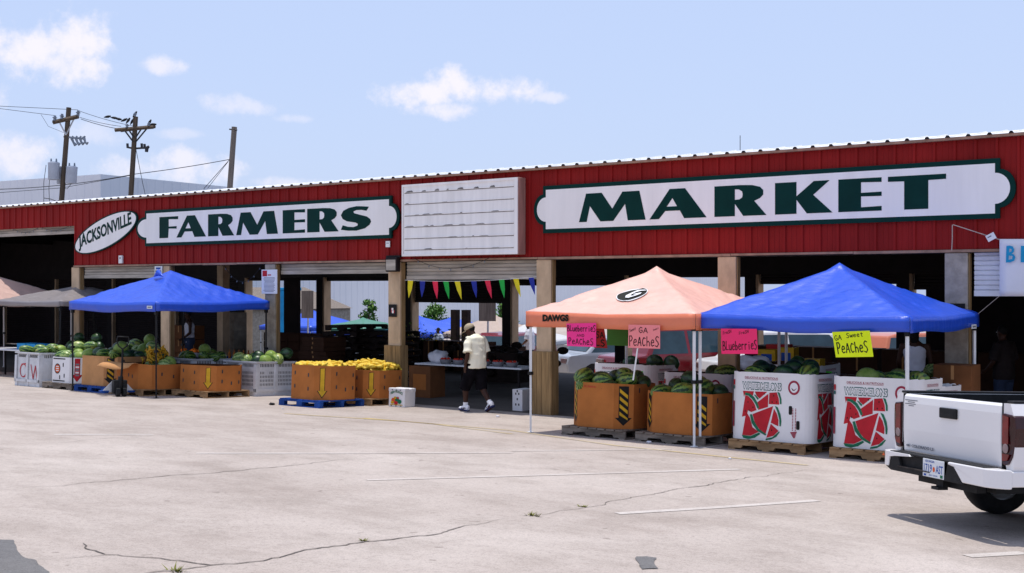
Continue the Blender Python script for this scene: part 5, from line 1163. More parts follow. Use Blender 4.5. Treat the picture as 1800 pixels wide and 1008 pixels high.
for s in (-1, 1):
    P = [(.70, .445), (.70, .597), (.22, .597), (.215, .575), (.30, .562), (.42, .445)] if s < 0 else [(.70, .465), (.70, .597), (.36, .597), (.34, .58), (.58, .562), (.66, .55), (.68, .465)]
    cp_ = MB(); cp_.prism(P, lambda u, v: (-.176 + .10 * max(0, (u - .70) / .16) ** 2, s * u, v), lambda u, v: (-.0255, s * u, v)); zb_ = .445 if s < 0 else .465
    for u0, u1, e0, e1 in ((.70, .75, 0, .012), (.75, .80, .012, .04), (.80, .84, .04, .085), (.84, .862, .085, .14)): cp_.prism([(0, zb_), (1, zb_), (1, .597), (0, .597)], lambda u, v: (-.176 + e0 + (e1 - e0) * u, s * (u0 + (u1 - u0) * u), v), lambda u, v: (-.0255, s * (u0 + (u1 - u0) * u), v))
    cp_.box((-.0255, s * .845 - .012, .46), (.13, s * .845 + .012, .585)); cp_.build('bumper_cap', 'truck_paint', bp_, bevel=.012, clean=True)
mb = MB(); mb.prism([(-.42, .428), (-.30, .575), (-.20, .575), (-.17, .475), (.50, .475), (.54, .56), (.72, .56), (.74, .46), (.66, .428)], lambda u, v: (-.165, u, v), lambda u, v: (-.131, u, v)); mb.box((-.16, -.68, .587), (-.02, .68, .604)); mb.build('bumper_step', 'truck_black', bp_, bevel=.006)
mb = MB(); mb.box((-.172, .05, .471), (-.1465, .54, .481)); mb.build('step_pad', 'grime', bp_)
pl_ = MB(); pl_.box((-.166, -.155, .435), (-.160, .155, .59)); pl_ = pl_.build('licence_plate', 'plate_white', bp_, bevel=.003)
def pf(u, v, e=0): return (-.1672 - e, .155 - .31 * u, .435 + .155 * v)
mb = MB(); put_text(mb, '1719', lambda u, v: pf(.06 + .38 * u, .27 + .45 * v), 0, .015); put_text(mb, 'AST', lambda u, v: pf(.62 + .33 * u, .27 + .45 * v), 0, .015); put_text(mb, 'GEORGIA', lambda u, v: pf(.12 + .44 * u, .82 + .12 * v), 0, .02); put_text(mb, 'JULY DAVIS', lambda u, v: pf(.3 + .4 * u, .06 + .1 * v), 0, .02); mb.poly([pf(*q) for q in rect(.06, .05, .17, .16)], 0)
ph_ = circ(12, .53, .46, .055, .15); mb.poly([pf(*q) for q in ph_[:-1]], 1); mb.poly([pf(*q, .0005) for q in rect(.83, .05, .95, .22)], 2); mb.build('plate_print', ['print_blue', 'print_orange', 'print_green'], pl_)
mb = MB(); mb.poly([(-.1662 + .0, .80 - .05 * u, .545 + .03 * v) for u, v in ((0, .1), (.5, 1), (1, .1))]); mb.build('sticker', 'print_orange', bp_)
mb = MB(); mb.box((-.10, -.05, .36), (.3, .05, .43)); mb.box((-.15, -.05, .335), (-.05, .05, .36)); mb.box((-.03, -.42, .355), (.06, .42, .42)); mb.box((.1, -.5, .36), (3.6, -.38, .5)); mb.box((.1, .38, .36), (3.6, .5, .5)); mb.tube([(1.02, -.7, .33), (1.02, .7, .33)], .05, 8); mb.ell((1.02, 0, .33), (.15, .13, .13), 10, 8); mb.build('chassis', 'truck_black', tk)
for x in (1.02, 3.85):
    for s in (-1, 1):
        wl = thing('wheel', None, None, None); wl.parent = tk; wl.matrix_basis = Matrix.Translation((x, s * .72, .342)) @ Matrix.Rotation(R(90), 4, 'X')
        ty = MB(); ty.lathe([(.20, -.11), (.28, -.115), (.325, -.10), (.340, -.06), (.342, 0), (.340, .06), (.325, .10), (.28, .115), (.20, .11)], 36)
        ty.build('tyre', 'rubber', wl); ri = MB(); ri.lathe([(0, -.08), (.06, -.085), (.19, -.06), (.205, -.10), (.205, .10), (.19, .05), (.06, .03), (0, .03)], 24); ri.build('rim', 'steel', wl)
cb = MB(); side = [(1.99, .45), (1.99, 1.12), (2.05, 1.18), (2.30, 1.60), (2.55, 1.66), (3.0, 1.64), (3.55, 1.16), (4.3, 1.08), (4.62, .98), (4.68, .55), (4.6, .42), (4.28, .42), (4.22, .62), (4.05, .74), (3.85, .78), (3.62, .74), (3.48, .62), (3.42, .42)]
cb.prism(side, lambda u, v: (u, -.84 + max(0, v - 1.1) * .28, v), lambda u, v: (u, .84 - max(0, v - 1.1) * .28, v)); cb = cb.build('cab', 'truck_paint', tk, bevel=.03)
mb = MB()
for s in (-1, 1): mb.poly([(u, s * (.843 - max(0, v - 1.1) * .28), v) for u, v in ((2.16, 1.18), (2.36, 1.56), (2.98, 1.57), (3.42, 1.18))])
mb.poly([(2.036 + .595 * (v - 1.18), y, v + .004) for y, v in ((-.68, 1.22), (.68, 1.22), (.58, 1.55), (-.58, 1.55))]); mb.poly([(3.56 - 1.13 * (v - 1.16), y, v + .004) for y, v in ((-.7, 1.2), (.7, 1.2), (.6, 1.58), (-.6, 1.58))]); mb.build('window', 'glass_dark', cb)
mb = MB()
for s in (-1, 1): mb.box((3.15, s * .86 - (.0 if s > 0 else .16), 1.12), (3.28, s * .86 + (.16 if s > 0 else 0), 1.3))
mb.build('mirror', 'truck_black', cb, bevel=.03)
mb = MB(); mb.box((4.63, -.7, .40), (4.78, .7, .58)); mb.build('front_bumper', 'truck_black', tk, bevel=.03)
for s in (-1, 1): mb = MB(); mb.box((4.58, s * .62 - .16, .78), (4.675, s * .62 + .16, .95)); mb.build('headlight', 'lens_clear', tk, bevel=.03)

# ------------------------------------------------------------------ pallet jack
jp = on_ground(200, 697); JM = gM(jp.x + .05, jp.y + .12, R(70)); jk = thing('pallet_jack', 'black hand pallet jack with loop handle standing before the tan bin', 'pallet jack', JM)
mb = MB(); mb.tube([(0, -.02, .25), (0, -.06, .6), (0, -.05, .98)], [.03, .022, .02], 8); mb.build('tiller', 'black', jk)
mb = MB(); mb.tube([(0, -.05, .98), (-.09, -.05, 1.05), (-.125, -.05, 1.16), (-.11, -.05, 1.235), (.11, -.05, 1.235), (.125, -.05, 1.16), (.09, -.05, 1.05), (0, -.05, .98)], .015, 8); mb.build('loop_handle', 'black', jk)
mb = MB(); mb.box((-.14, 0, .06), (.14, .16, .34)); mb.tube([(0, .02, .1), (0, .02, .42)], .055, 10); mb.build('pump', 'black', jk, bevel=.02)
for s in (-1, 1):
    mb = MB(); mb.tube([(s * .03, -.05, .09), (s * .10, -.05, .09)], .09, 16); mb.build('wheel', 'rubber', jk)
    mb = MB(); mb.box((s * .27 - .08, .15, .075), (s * .27 + .08, .36, .115)); mb.build('fork', 'pallet_blue', jk, bevel=.006)
mb = MB(); mb.prism([(-.34, .08), (.34, .08), (.30, .13), (.12, .32), (-.12, .32), (-.30, .13)], lambda u, v: (u, .16, v), lambda u, v: (u, .19, v)); mb.build('frame', 'steel', jk)

# ------------------------------------------------------------------ inside the hall
def table(label, x0, x1, y, top='shutter_white', h=.74, d=.75):
    rt = thing('table', label, 'table', T((x0 + x1) / 2, y)); w = x1 - x0; mb = MB(); mb.box((-w / 2, -d / 2, h - .035), (w / 2, d / 2, h)); mb.build('table_top', top, rt, bevel=.006)
    for sx in (-1, 1):
        for sy in (-1, 1): mb = MB(); mb.box((sx * (w / 2 - .12) - .02, sy * (d / 2 - .08) - .02, 0), (sx * (w / 2 - .12) + .02, sy * (d / 2 - .08) + .02, h - .036)); mb.build('leg', 'dark_steel', rt)
    return rt
def carton(label, x, y, z, w, d, h, m='cardboard', rz=0, group=None, mark=None):
    rt = thing('carton', label, 'carton', T(x, y, z, rz), group); mb = MB(); mb.box((-w / 2, -d / 2, 0), (w / 2, d / 2, h)); mb.build('body', m, rt, bevel=.006)
    mb = MB(); mb.poly([(-.02, -d / 2 - .001, h * .5), (-.02, -d / 2 - .001, h), (.025, -d / 2 - .001, h), (.025, -d / 2 - .001, h * .5)] if not mark else [(-w * .3, -d / 2 - .001, h * .25), (w * .3, -d / 2 - .001, h * .25), (w * .3, -d / 2 - .001, h * .75), (-w * .3, -d / 2 - .001, h * .75)]); mb.build('tape' if not mark else 'printed_label', mark or 'cardboard_light', rt)
    mb = MB(); mb.box((-w / 2, -d / 2, h), (w / 2, -.004, h + .006)); mb.box((-w / 2, .004, h), (w / 2, d / 2, h + .006)); mb.build('flap', m, rt)
    return rt
def crate(label, x, y, z, w=.5, d=.36, h=.2, m='cardboard_dark', group=None):
    rt = thing('crate', label, 'crate', T(x, y, z), group); mb = MB(); mb.box((-w / 2, -d / 2, 0), (w / 2, d / 2, .015))
    for s in (-1, 1): mb.box((-w / 2, s * d / 2 - .008, .016), (w / 2, s * d / 2 + .008, h)); mb.box((s * w / 2 - .008, -d / 2 + .009, .016), (s * w / 2 + .008, d / 2 - .009, h))
    mb.build('body', m, rt); return rt
hx = at_hall
# bay with the pennants: table of red baskets, plastic bag, tan carton
x0, x1 = hx(738, 1.5), hx(945, 1.9); table('long white topped table under the pennants', x0, x1, 1.7, 'shutter_white')
carton('tan carton with hand slots under the end of the white table', hx(748, 1.4), 1.45, 0, .62, .5, .68, 'cardboard_mid', mark='cardboard')
mb = MB(); mb.ell((0, 0, .12), (.26, .18, .15), 16, 10, jitter=.5, seed=3); tag(mb.build('plastic_bag', 'plastic_bag', M=T(hx(772, 1.65), 1.65, .74)), 'crumpled translucent plastic bag lying on the white table', 'bag')
random.seed(6)
for k in range(9):
    x = x0 + .75 + k * .36
    if x > x1 - .2: break
    lb = 'small dark basket of red tomatoes on the white table under the pennants'
    bk = thing('basket', lb, 'basket', T(x, 1.5, .742), 'tomato baskets on the white table'); mb = MB(); mb.lathe([(0, 0), (.1, 0), (.14, .10), (.13, .10), (.095, .015), (0, .015)], 12); mb.build('bowl', 'print_grey', bk)
    for q in range(5): fruit('tomato', 'a', T(x + .075 * math.cos(q * 1.26), 1.5 + .075 * math.sin(q * 1.26), .742 + .10), 'red tomato in a basket on the white table', 'tomato', 'tomatoes in the baskets')
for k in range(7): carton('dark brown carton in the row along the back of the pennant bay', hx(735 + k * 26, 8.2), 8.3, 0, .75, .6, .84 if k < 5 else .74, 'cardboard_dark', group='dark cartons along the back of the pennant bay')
random.seed(9)
fo = thing('produce_heap', 'dim heap of flowers and greens on the cartons at the left of the pennant bay', 'plants', T(hx(738, 7.8), 7.8, .84)); mb = MB()
for k in range(240): p = Vector((random.gauss(0, .55), random.gauss(0, .3), abs(random.gauss(.12, .12)))); mb.poly([p, p + Vector((random.uniform(-.08, .08), random.uniform(-.05, .05), .05)), p + Vector((random.uniform(-.08, .08), 0, random.uniform(-.05, .08)))], random.choice((0, 0, 1, 2)))
mb.build('leaves', ['leaf', 'print_yellow', 'leaf_light'], fo)
pd = thing('produce_heap', 'heap of dark produce sacks behind the walking man', 'produce', T(hx(880, 6), 6.0, 0)); mb = MB()
for k in range(60): mb.ell((random.gauss(0, .6), random.gauss(0, .3), random.uniform(.55, .92) - .2 * abs(random.gauss(0, 1))), (.16, .14, .1), 8, 6)
mb.box((-.9, -.5, 0), (.9, .5, .75)); mb.build('sacks', 'wood_dark', pd)
for px, zt in ((800, 2.0), (819, 2.0)):
    x = hx(px, 13.5); mb = MB(); mb.box((x - .12, 13.4, gz(0, 13.5)), (x + .12, 13.62, 1.62)); mb.box((x + .121, 13.42, 0), (x + .125, 13.6, 1.6)); tag(mb.build('wooden_post', 'wood_dark'), 'short dark wooden post beyond the pennant bay, %s one' % ('left' if px == 800 else 'right'), 'post')
# bay with pallet stack
random.seed(11)
for k in range(9):
    x = hx(608 + random.uniform(-5, 5) - (k < 3) * 8, 3.6); pallet('dark pallet in the tall leaning stack behind the squash bins', T(x, 3.9 + random.uniform(-.06, .06), .0 + k * .1625, random.uniform(-.06, .06), 0, -.02 * (k > 5)), 'dark', 'pallets in the tall dark stack')
for k in range(8):
    x = hx(665 + random.uniform(-4, 4), 3.9); pallet('dark pallet in the right stack against the tan column', T(x, 4.3, .0 + k * .162, random.uniform(-.05, .05)), 'dark', 'pallets in the right dark stack')
for k in range(10):
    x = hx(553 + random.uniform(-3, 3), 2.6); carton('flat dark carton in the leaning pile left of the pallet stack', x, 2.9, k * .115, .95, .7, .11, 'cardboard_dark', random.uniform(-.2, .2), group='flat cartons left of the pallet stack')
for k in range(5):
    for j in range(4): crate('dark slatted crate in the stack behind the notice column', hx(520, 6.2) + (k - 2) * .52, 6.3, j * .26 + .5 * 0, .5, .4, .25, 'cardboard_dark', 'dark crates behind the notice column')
carton('wide brown carton low behind the slotted white bin', hx(505, .8), 1.2, 0, 1.1, .9, .62, 'cardboard_dark')
sh_ = MB(); xx = hx(509, 8.0); sh_.box((xx - .38, 8.1, 0), (xx + .36, 8.14, 2.7)); tag(sh_.build('partition', 'hall_wall'), 'dark partition panel at the back of the squash bay', 'partition')
# left bays: oranges on blue pallets, cartons, rack
for k in range(2):
    for j in range(4): pallet('blue pallet in the shaded stack carrying oranges' if k == 0 else 'blue pallet in the shaded stack beside the notice column', T(hx(368 if k == 0 else 432, 1.9), 1.9, .1425 * j + .0), 'blue', 'stacked blue pallets, left stack' if k == 0 else 'stacked blue pallets, right stack')
random.seed(13)
ox = hx(368, 1.9)
for k in range(5):
    bk = thing('basket', 'pale basket of oranges on the blue pallets', 'basket', T(ox - .55 + k * .26, 1.55, .585), 'orange baskets on the blue pallets'); mb = MB(); mb.lathe([(0, 0), (.09, 0), (.125, .12), (.115, .12), (.085, .015), (0, .015)], 12); mb.build('bowl', 'print_grey', bk)
    for q in range(7): fruit('orange', 'a', T(ox - .55 + k * .26 + random.uniform(-.09, .09), 1.55 + random.uniform(-.08, .08), .585 + .13 + random.uniform(0, .05)), 'orange heaped in a basket on the blue pallets', 'orange', 'oranges in the baskets')
for k in range(6):
    x = hx(432, 1.7) - .5 + k * .18; bt = thing('bottle', 'dim bottle standing on the right blue pallet stack', 'bottle', T(x, 1.6, .572), 'bottles on the blue pallets'); mb = MB(); mb.lathe([(0, 0), (.035, 0), (.035, .16), (.014, .2), (.014, .25), (0, .25)], 10); mb.build('body', 'cardboard', bt)
for k in range(3):
    for j in range(3): carton('brown carton in the shaded stack left of the tank top person', hx(300, 4.5) + k * .5, 4.6, j * .42, .46, .4, .4, 'cardboard_mid', group='cartons behind the tank top person')
for k in range(3): carton('pale carton in the tall stack beside the inner tan column', hx(408, 5.2), 5.3, k * .55, .5, .5, .54, 'column_grey', group='pale cartons by the inner column')
co = MB(); co.box((hx(387, 4.6) - .14, 4.6, 0), (hx(387, 4.6) + .12, 4.85, 4.4)); co.build('inner_column', 'column_paint', HALL)
mb = MB(); x = hx(400, 10.5); mb.box((x - .15, 10.4, gz(0, 10.5)), (x + .15, 10.7, 3.6)); tag(mb.build('wooden_post', 'pole_wood'), 'brown post standing outside behind the left open bay', 'post')
ht = thing('hand_truck', 'tall black hand truck in the shade by the far column', 'hand truck', T(hx(162, 1.0), 1.0)); mb = MB()
for s in (-1, 1): mb.tube([(s * .2, 0, .1), (s * .2, 0, 1.35), (s * .14, -.02, 1.5)], .018, 8)
for z in (.35, .65, .95, 1.25): mb.tube([(-.2, 0, z), (.2, 0, z)], .014, 8)
mb.tube([(-.14, -.02, 1.5), (.14, -.02, 1.5)], .018, 8); mb.build('frame', 'rubber', ht); mb = MB(); mb.box((-.22, -.25, .02), (.22, 0, .04)); mb.build('toe_plate', 'steel', ht)
for s in (-1, 1): mb = MB(); mb.tube([(s * .24, .08, .12), (s * .29, .08, .12)], .12, 16); mb.build('wheel', 'rubber', ht)
table('white folding table at the far left under the peach canopy', -17.6, -14.3, -1.0, 'shutter_white', .78)
for k in range(3): crate('blue crate on the white folding table at the far left', -15.9 + k * .45, -1.0, .78, .4, .35, .16, 'porta_blue', 'blue crates on the far left table')
mm = T(-14.6, -.5, .72); heap(mm, [(-.1, 0, .17, 'dark'), (.25, .05, .17, 'striped'), (.1, .1, .38, 'dark'), (.6, .1, .17, 'dark'), (.9, .15, .17, 'dark'), (.72, .2, .38, 'dark')], 'piled in shade behind the red sprayed bin', 'watermelons behind the red sprayed bin')
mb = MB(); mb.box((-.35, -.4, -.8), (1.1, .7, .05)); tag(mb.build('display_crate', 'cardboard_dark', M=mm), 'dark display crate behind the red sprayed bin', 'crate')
plb = MB(); plb.box((-15.0, -.9, 0), (-14.2, -.5, .6)); tag(plb.build('milk_crate', 'shutter_white'), 'grey white crate under the far left table', 'crate')
# right bays
for (px, y, z, w, h, m, mk, lb) in ((1352, 2.2, .95, .34, .3, 'print_yellow', 'print_blue', 'yellow fruit carton with blue emblem left of the red carton'), (1370, 2.6, .95, .42, .38, 'poster_red', 'print_red', 'red carton between the yellow fruit cartons'), (1386, 2.3, .95, .30, .34, 'print_yellow', 'print_blue', 'yellow fruit carton with blue emblem right of the red carton'), (1430, 1.3, .9, .32, .26, 'print_yellow', 'carton_white', 'yellow and white carton tilted behind the front carton')):
    carton(lb, hx(px, y), y, z, w, .3, h, m, .1, mark=mk)
carton('dark carton stand carrying the yellow and red fruit cartons', hx(1375, 2.4), 2.5, 0, 1.6, .9, .94, 'cardboard_dark'); carton('dark carton stand behind the front white carton', hx(1432, 1.4), 1.5, 0, .8, .7, .89, 'cardboard_dark')
mb = MB(); mb.ell((0, 0, .1), (.32, .2, .16), 16, 10, jitter=.6, seed=9); tag(mb.build('plastic_bag', 'plastic_bag', M=T(hx(1322, 1.0), 1.1, .95)), 'clear crumpled plastic bags below the rose pink sign', 'bag')
carton('dark carton stand below the clear plastic bags', hx(1322, 1.0), 1.15, 0, .8, .7, .94, 'cardboard_dark')
for k in range(5):
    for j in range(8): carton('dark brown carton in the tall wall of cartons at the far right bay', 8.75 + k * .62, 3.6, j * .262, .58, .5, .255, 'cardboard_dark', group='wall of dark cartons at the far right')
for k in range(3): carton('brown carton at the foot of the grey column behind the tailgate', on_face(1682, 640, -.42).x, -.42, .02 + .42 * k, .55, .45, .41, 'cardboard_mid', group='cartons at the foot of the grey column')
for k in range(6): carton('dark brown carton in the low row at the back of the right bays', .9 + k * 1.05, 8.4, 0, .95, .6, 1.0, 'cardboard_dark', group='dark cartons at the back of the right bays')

# ------------------------------------------------------------------ beyond the hall
def car(label, M, paint, suv=False, sub=None):
    rt = thing('parked_car', label, 'car', M); hgt = 1.72 if suv else 1.45
    side = [(-2.2, .3), (-2.25, .62), (-2.15, .88), (-1.55, .95), (-1.05, hgt - .06), (-.7, hgt), (.6, hgt), (1.0 if not suv else 1.5, hgt - .08), (1.75 if not suv else 2.15, 1.0), (2.2, .92), (2.28, .6), (2.2, .3), (1.75, .3), (1.7, .5), (1.5, .62), (1.3, .62), (1.1, .5), (1.05, .3), (-.95, .3), (-1.0, .5), (-1.2, .62), (-1.4, .62), (-1.6, .5), (-1.65, .3)]
    ty_ = lambda v: .86 - max(0, v - .9) * .32
    mb = MB(); mb.prism(side, lambda u, v: (u, -ty_(v), v), lambda u, v: (u, ty_(v), v)); bd = mb.build('body', paint, rt, bevel=.05)
    mb = MB(); e = hgt - .1; rx = (.95 if not suv else 1.45)
    for s in (-1, 1): mb.poly([(u, s * (ty_(v) + .003), v) for u, v in ((-1.38, .97), (-.98, e), (-.1, e), (-.1, .97))]); mb.poly([(u, s * (ty_(v) + .003), v) for u, v in ((0, .97), (0, e), (rx - .1, e - .02), (rx + .5, .99))])
    mb.poly([(-1.545 + (v - .95) * .99 - .012, y, v + .008) for y, v in ((-.7, 1.0), (.7, 1.0), (.62, e), (-.62, e))]); k = ((1.75 if not suv else 2.15) - (1.0 if not suv else 1.5)) / (hgt - .08 - 1.0)
    mb.poly([((1.75 if not suv else 2.15) - (v - 1.0) * k + .014, y, v + .008) for y, v in ((-.7, 1.04), (.7, 1.04), (.62, e - .04), (-.62, e - .04))]); mb.build('window', 'glass_blue', bd)
    for x in (-1.3, 1.4):
        for s in (-1, 1): mb = MB(); mb.tube([(x, s * .68, .32), (x, s * .86, .32)], .32, 20); mb.build('wheel', 'rubber', rt)
    for s in (-1, 1):
        mb = MB(); mb.box((2.2, s * .62 - .16, .68), (2.285, s * .62 + .16, .86)); mb.build('tail_light', 'lens_red', rt, bevel=.02); mb = MB(); mb.box((-2.27, s * .6 - .18, .64), (-2.2, s * .6 + .18, .8)); mb.build('headlight', 'lens_clear', rt, bevel=.02)
    return rt
def car_at(px, y, rz, paint, label, suv=False): car(label, T(hx(px, y), y, gz(0, y), rz), paint, suv)
car_at(893, 14.5, R(100), 'car_red', 'dark red car parked just beyond the walking man')
car_at(868, 22, R(30), 'car_white', 'white car beyond the dark red one behind the walking man')
car_at(1185, 13.0, R(65), 'car_red', 'dark red car with tall windscreen behind the salmon pink sign', True)
car_at(1085, 15.0, R(60), 'car_silver', 'pale car behind the hot pink sign')
car_at(1245, 20.0, R(60), 'car_red', 'distant red car between the two right canopies')
car_at(1240, 14.5, R(50), 'car_silver', 'silver car left of the rose pink sign')
car_at(1365, 14.0, R(55), 'car_white', 'white car seen behind the yellow fruit cartons', True)
car_at(1575, 13.5, R(70), 'car_orange', 'pale orange car seen past the yellow sign', True)
car_at(1300, 26.0, R(60), 'car_silver', 'distant silver car beyond the right bays')
car_at(700, 24, R(20), 'car_silver', 'silver car far behind the pallet stacks')
for (px, y, w, e, pk, m, lb) in ((735, 24, 4.2, 1.65, 2.35, 'canvas_blue', 'distant blue canopy left of the two dark posts'), (795, 26, 4.2, 1.7, 2.4, 'canvas_blue', 'distant blue canopy behind the two dark posts'), (868, 25, 3.4, 1.7, 2.5, 'canvas_tan', 'distant beige canopy above the walking man'), (922, 22, 3.2, 1.4, 1.95, 'canvas_white', 'distant white canopy behind the red car'), (548, 23, 3.6, 1.75, 2.5, 'canvas_blue', 'distant blue canopy seen left of the inner column'), (638, 22, 3.0, 1.72, 2.1, 'canvas_green', 'distant green canopy above the pallet stack'), (585, 30, 3.2, 1.7, 2.3, 'canvas_blue', 'distant blue canopy right of the inner column')):
    canopy_tent(lb, hx(px, y), y, w, e, pk, .2, m, 'white_paint', seed=px * .01, base=gz(0, y))
random.seed(21)
for k in range(6): carton('pale carton of produce on the ground under the distant canopies', hx(705 + k * 24, 21), 21, gz(0, 21), 1.1, .8, .9, 'column_grey', group='cartons under the distant canopies')
# porta blue container, street signs, fence, trees
def sign_post(px, py, y, w, h, label, rz=.5):
    x = hx(px, y); z = on_face(px, py, y).z; rt = thing('street_sign', label, 'sign', T(x, y, 0, rz)); mb = MB(); mb.tube([(0, 0, gz(x, y)), (.02, 0, z + h / 2)], .035, 8); mb.build('post', 'steel', rt)
    mb = MB(); mb.box((-w / 2, -.05, z - h / 2), (w / 2, -.04, z + h / 2)); mb.build('sign_plate', 'pole_grey', rt, bevel=.004)
sign_post(857, 546, 15.5, .62, .75, 'grey back of a street sign above the walking man'); sign_post(541, 535, 15, .5, 1.1, 'grey backed street sign left of the inner tan column')
mb = MB(); x = hx(481, 16); mb.box((x - .35, 16, gz(0, 16)), (x + .35, 17.2, 2.25)); mb.box((x - .38, 15.97, 2.25), (x + .38, 17.25, 2.38)); o = mb.build('portable_toilet', 'porta_blue', bevel=.03); tag(o, 'bright blue portable toilet glimpsed past the notice column', 'toilet')
def tree(label, px, y, h, wd, seed, sparse=False, name='young_tree'):
    random.seed(seed); x = hx(px, y); rt = thing(name, label, 'tree', T(x, y, gz(x, y))); mb = MB(); limbs = []
    mb.tube([(0, 0, 0), (.03, .02, h * .5), (.0, 0, h * .97)], [.06 + .01 * h, .05, .012], 7)
    for k in range(14):
        z = h * random.uniform(.4, .95); a = random.uniform(0, 6.3); r = wd * (1.05 - z / h) * 1.1 + .1; e = Vector((math.cos(a) * r, math.sin(a) * r, z + .25 * r)); mb.tube([(0, 0, z), e], [.02, .006], 5); limbs.append((Vector((0, 0, z)), e))
    mb.build('trunk', 'bark', rt); mb = MB()
    for k in range(450 if sparse else 1500):
        a, b = random.choice(limbs); p = a.lerp(b, random.uniform(.25, 1.1)) + Vector((random.gauss(0, .16), random.gauss(0, .16), random.gauss(0, .14))) * (1 if not sparse else .5); d = Vector((random.gauss(0, 1), random.gauss(0, 1), random.gauss(0, 1))).normalized() * .11; q = d.orthogonal().normalized() * .045
        mb.poly([p - d, p + q, p + d, p - q], random.choice((0, 0, 1)))
    mb.build('crown', ['leaf', 'leaf_light'], rt)
tree('sparse young tree rising above the pallet stack', 648, 26, 3.3, .7, 5, True); tree('small bushy tree behind the distant blue canopies', 766, 33, 3.5, 1.5, 6); tree('small bushy tree right of the walking man against the pale wall', 880, 33, 3.5, 1.4, 7)
fe = thing('picket_fence', 'thin dark metal fence seen right of the pallet stack', 'fence', T(hx(672, 28), 28, gz(0, 28))); mb = MB()
for k in range(22): mb.box((-2 + k * .2, -.01, 0), (-1.98 + k * .2, .01, 2.0))
mb.box((-2, -.012, 1.8), (2.3, .012, 1.84)); mb.box((-2, -.012, .3), (2.3, .012, .34)); mb.build('rails', 'dark_steel', fe)
# low building roof seen past the left bay
lb_ = thing('low_shed', 'low shed with brown shingle roof behind the blue canopy', 'shed', T(0, 0)); y = 30; a, b, c_ = on_face(405, 505, y), on_face(470, 538, y), on_face(405, 545, y)
mb = MB(); mb.prism([(a.x - 6, -2), (b.x + 1.0, -2), (b.x + 1.0, b.z - .2), (a.x - 6, b.z - .2)], lambda u, v: (u, y, v), lambda u, v: (u, y + 6, v)); mb.build('wall', 'column_grey', lb_); mb = MB(); mb.prism([(a.x - 6, b.z - .2), (b.x + 1.2, b.z - .19), (a.x + .2, a.z), (a.x - 6, a.z)], lambda u, v: (u, y - .3, v), lambda u, v: (u, y + 6, v)); mb.build('roof', 'pole_grey', lb_)
# warehouse
Zc = 92.0; c0 = at_depth(177, 306, Zc); fwd = Vector((-math.sin(YAW), math.cos(YAW), 0)); rgt = Vector((math.cos(YAW), math.sin(YAW), 0))
dR = (rgt * math.sin(R(31)) + fwd * math.cos(R(31))).normalized(); dL = (-rgt * math.sin(R(59)) + fwd * math.cos(R(59))).normalized()
wh = thing('warehouse', 'large pale metal clad warehouse rising behind the market hall', 'warehouse', T(c0.x, c0.y))
def wall_ribs(d, nrm, ln, h, m, name):
    mb = MB(); n = int(ln / .9); V = []
    for k in range(n):
        for o_, e in ((0, 0), (.08, .05), (.16, .05), (.24, 0)): V.append(d * (k * .9 + o_) + nrm * e)
    V.append(d * ln); mb.faces([(p.x, p.y, -2.5) for p in V] + [(p.x, p.y, h) for p in V], [(i, i + 1, len(V) + i + 1, len(V) + i) for i in range(len(V) - 1)]); return mb.build(name, m, wh)
wall_ribs(dR, -dL, 150, c0.z, 'warehouse_shaded', 'side_wall'); wall_ribs(dL, -dR, 90, c0.z, 'warehouse_lit', 'front_wall')
mb = MB(); q = [Vector((0, 0, 0)), dR * 150, dR * 150 + dL * 90, dL * 90]; mb.poly([(p.x, p.y, c0.z - .1) for p in q]); mb.build('roof', 'roof_white', wh)
# utility poles
Zp = 58.0; PXM = FPX / Zp
def pole(label, base, top, r, m='pole_wood'):
    a, b = at_depth(*base, Zp), at_depth(*top, Zp); d = (b - a); e = a - d * ((a.z + 2.2) / d.z); rt = thing('utility_pole', label, 'pole', Matrix.Translation(e)); mb = MB(); mb.tube([Vector(), b - e], [r * 1.25, r], 12); mb.build('shaft', m, rt)
    return rt, (lambda x, y, k=0: at_depth(x, y, Zp + k) - e)
p1, f1 = pole('wooden utility pole with two grey transformers, leftmost of the three', (108, 356), (121, 189), .115); p2, f2 = pole('wooden utility pole with double crossarm and birds', (230, 345), (238.5, 205), .115); p3, f3 = pole('bare grey pole without crossarm, rightmost of the three', (404, 332), (412, 223), .13, 'pole_grey')
def cross(f, a, b, p, w=.12):
    mb = MB(); mb.bar(f(*a, -.15), f(*b, -.15), w); mb.build('crossarm', 'pole_wood', p)
cross(f1, (93, 215), (138, 204.5), p1, .15); cross(f2, (202, 228.5), (270, 223), p2, .13); mb = MB(); mb.bar(f2(212, 229, .2), (f2(273, 222, .2)), .13); mb.build('crossarm', 'pole_wood', p2)
def insul(f, p, pts, h=7, r=.06):
    for x, y in pts: mb = MB(); mb.tube([f(x, y, -.15), f(x + .7, y - h, -.15)], [r, r * .8], 8); mb.tube([f(x + .3, y - h * .5, -.15), f(x + .4, y - h * .65, -.15)], [r * 1.5, r * 1.5], 8); mb.build('insulator', 'insulator', p)
insul(f1, p1, [(96, 212), (108.5, 209), (137, 203)], 9, .075); insul(f2, p2, [(223, 224), (262, 221), (237, 204)], 6, .06)
mb = MB()
for a, b in (((104, 214), (116, 237)), ((131, 207), (116, 237))): mb.bar(f1(*a, -.12), f1(*b, -.12), .05)
mb.build('brace', 'steel', p1); mb = MB()
for a, b in (((219, 229), (234, 249)), ((258, 226), (238, 250)), ((227, 229), (235, 241)), ((248, 227), (239, 241))): mb.bar(f2(*a, -.12), f2(*b, -.12), .055)
mb.build('brace', 'wire', p2)
mb = MB(); mb.tube([f1(112, 240), f1(150, 244)], .05, 6)
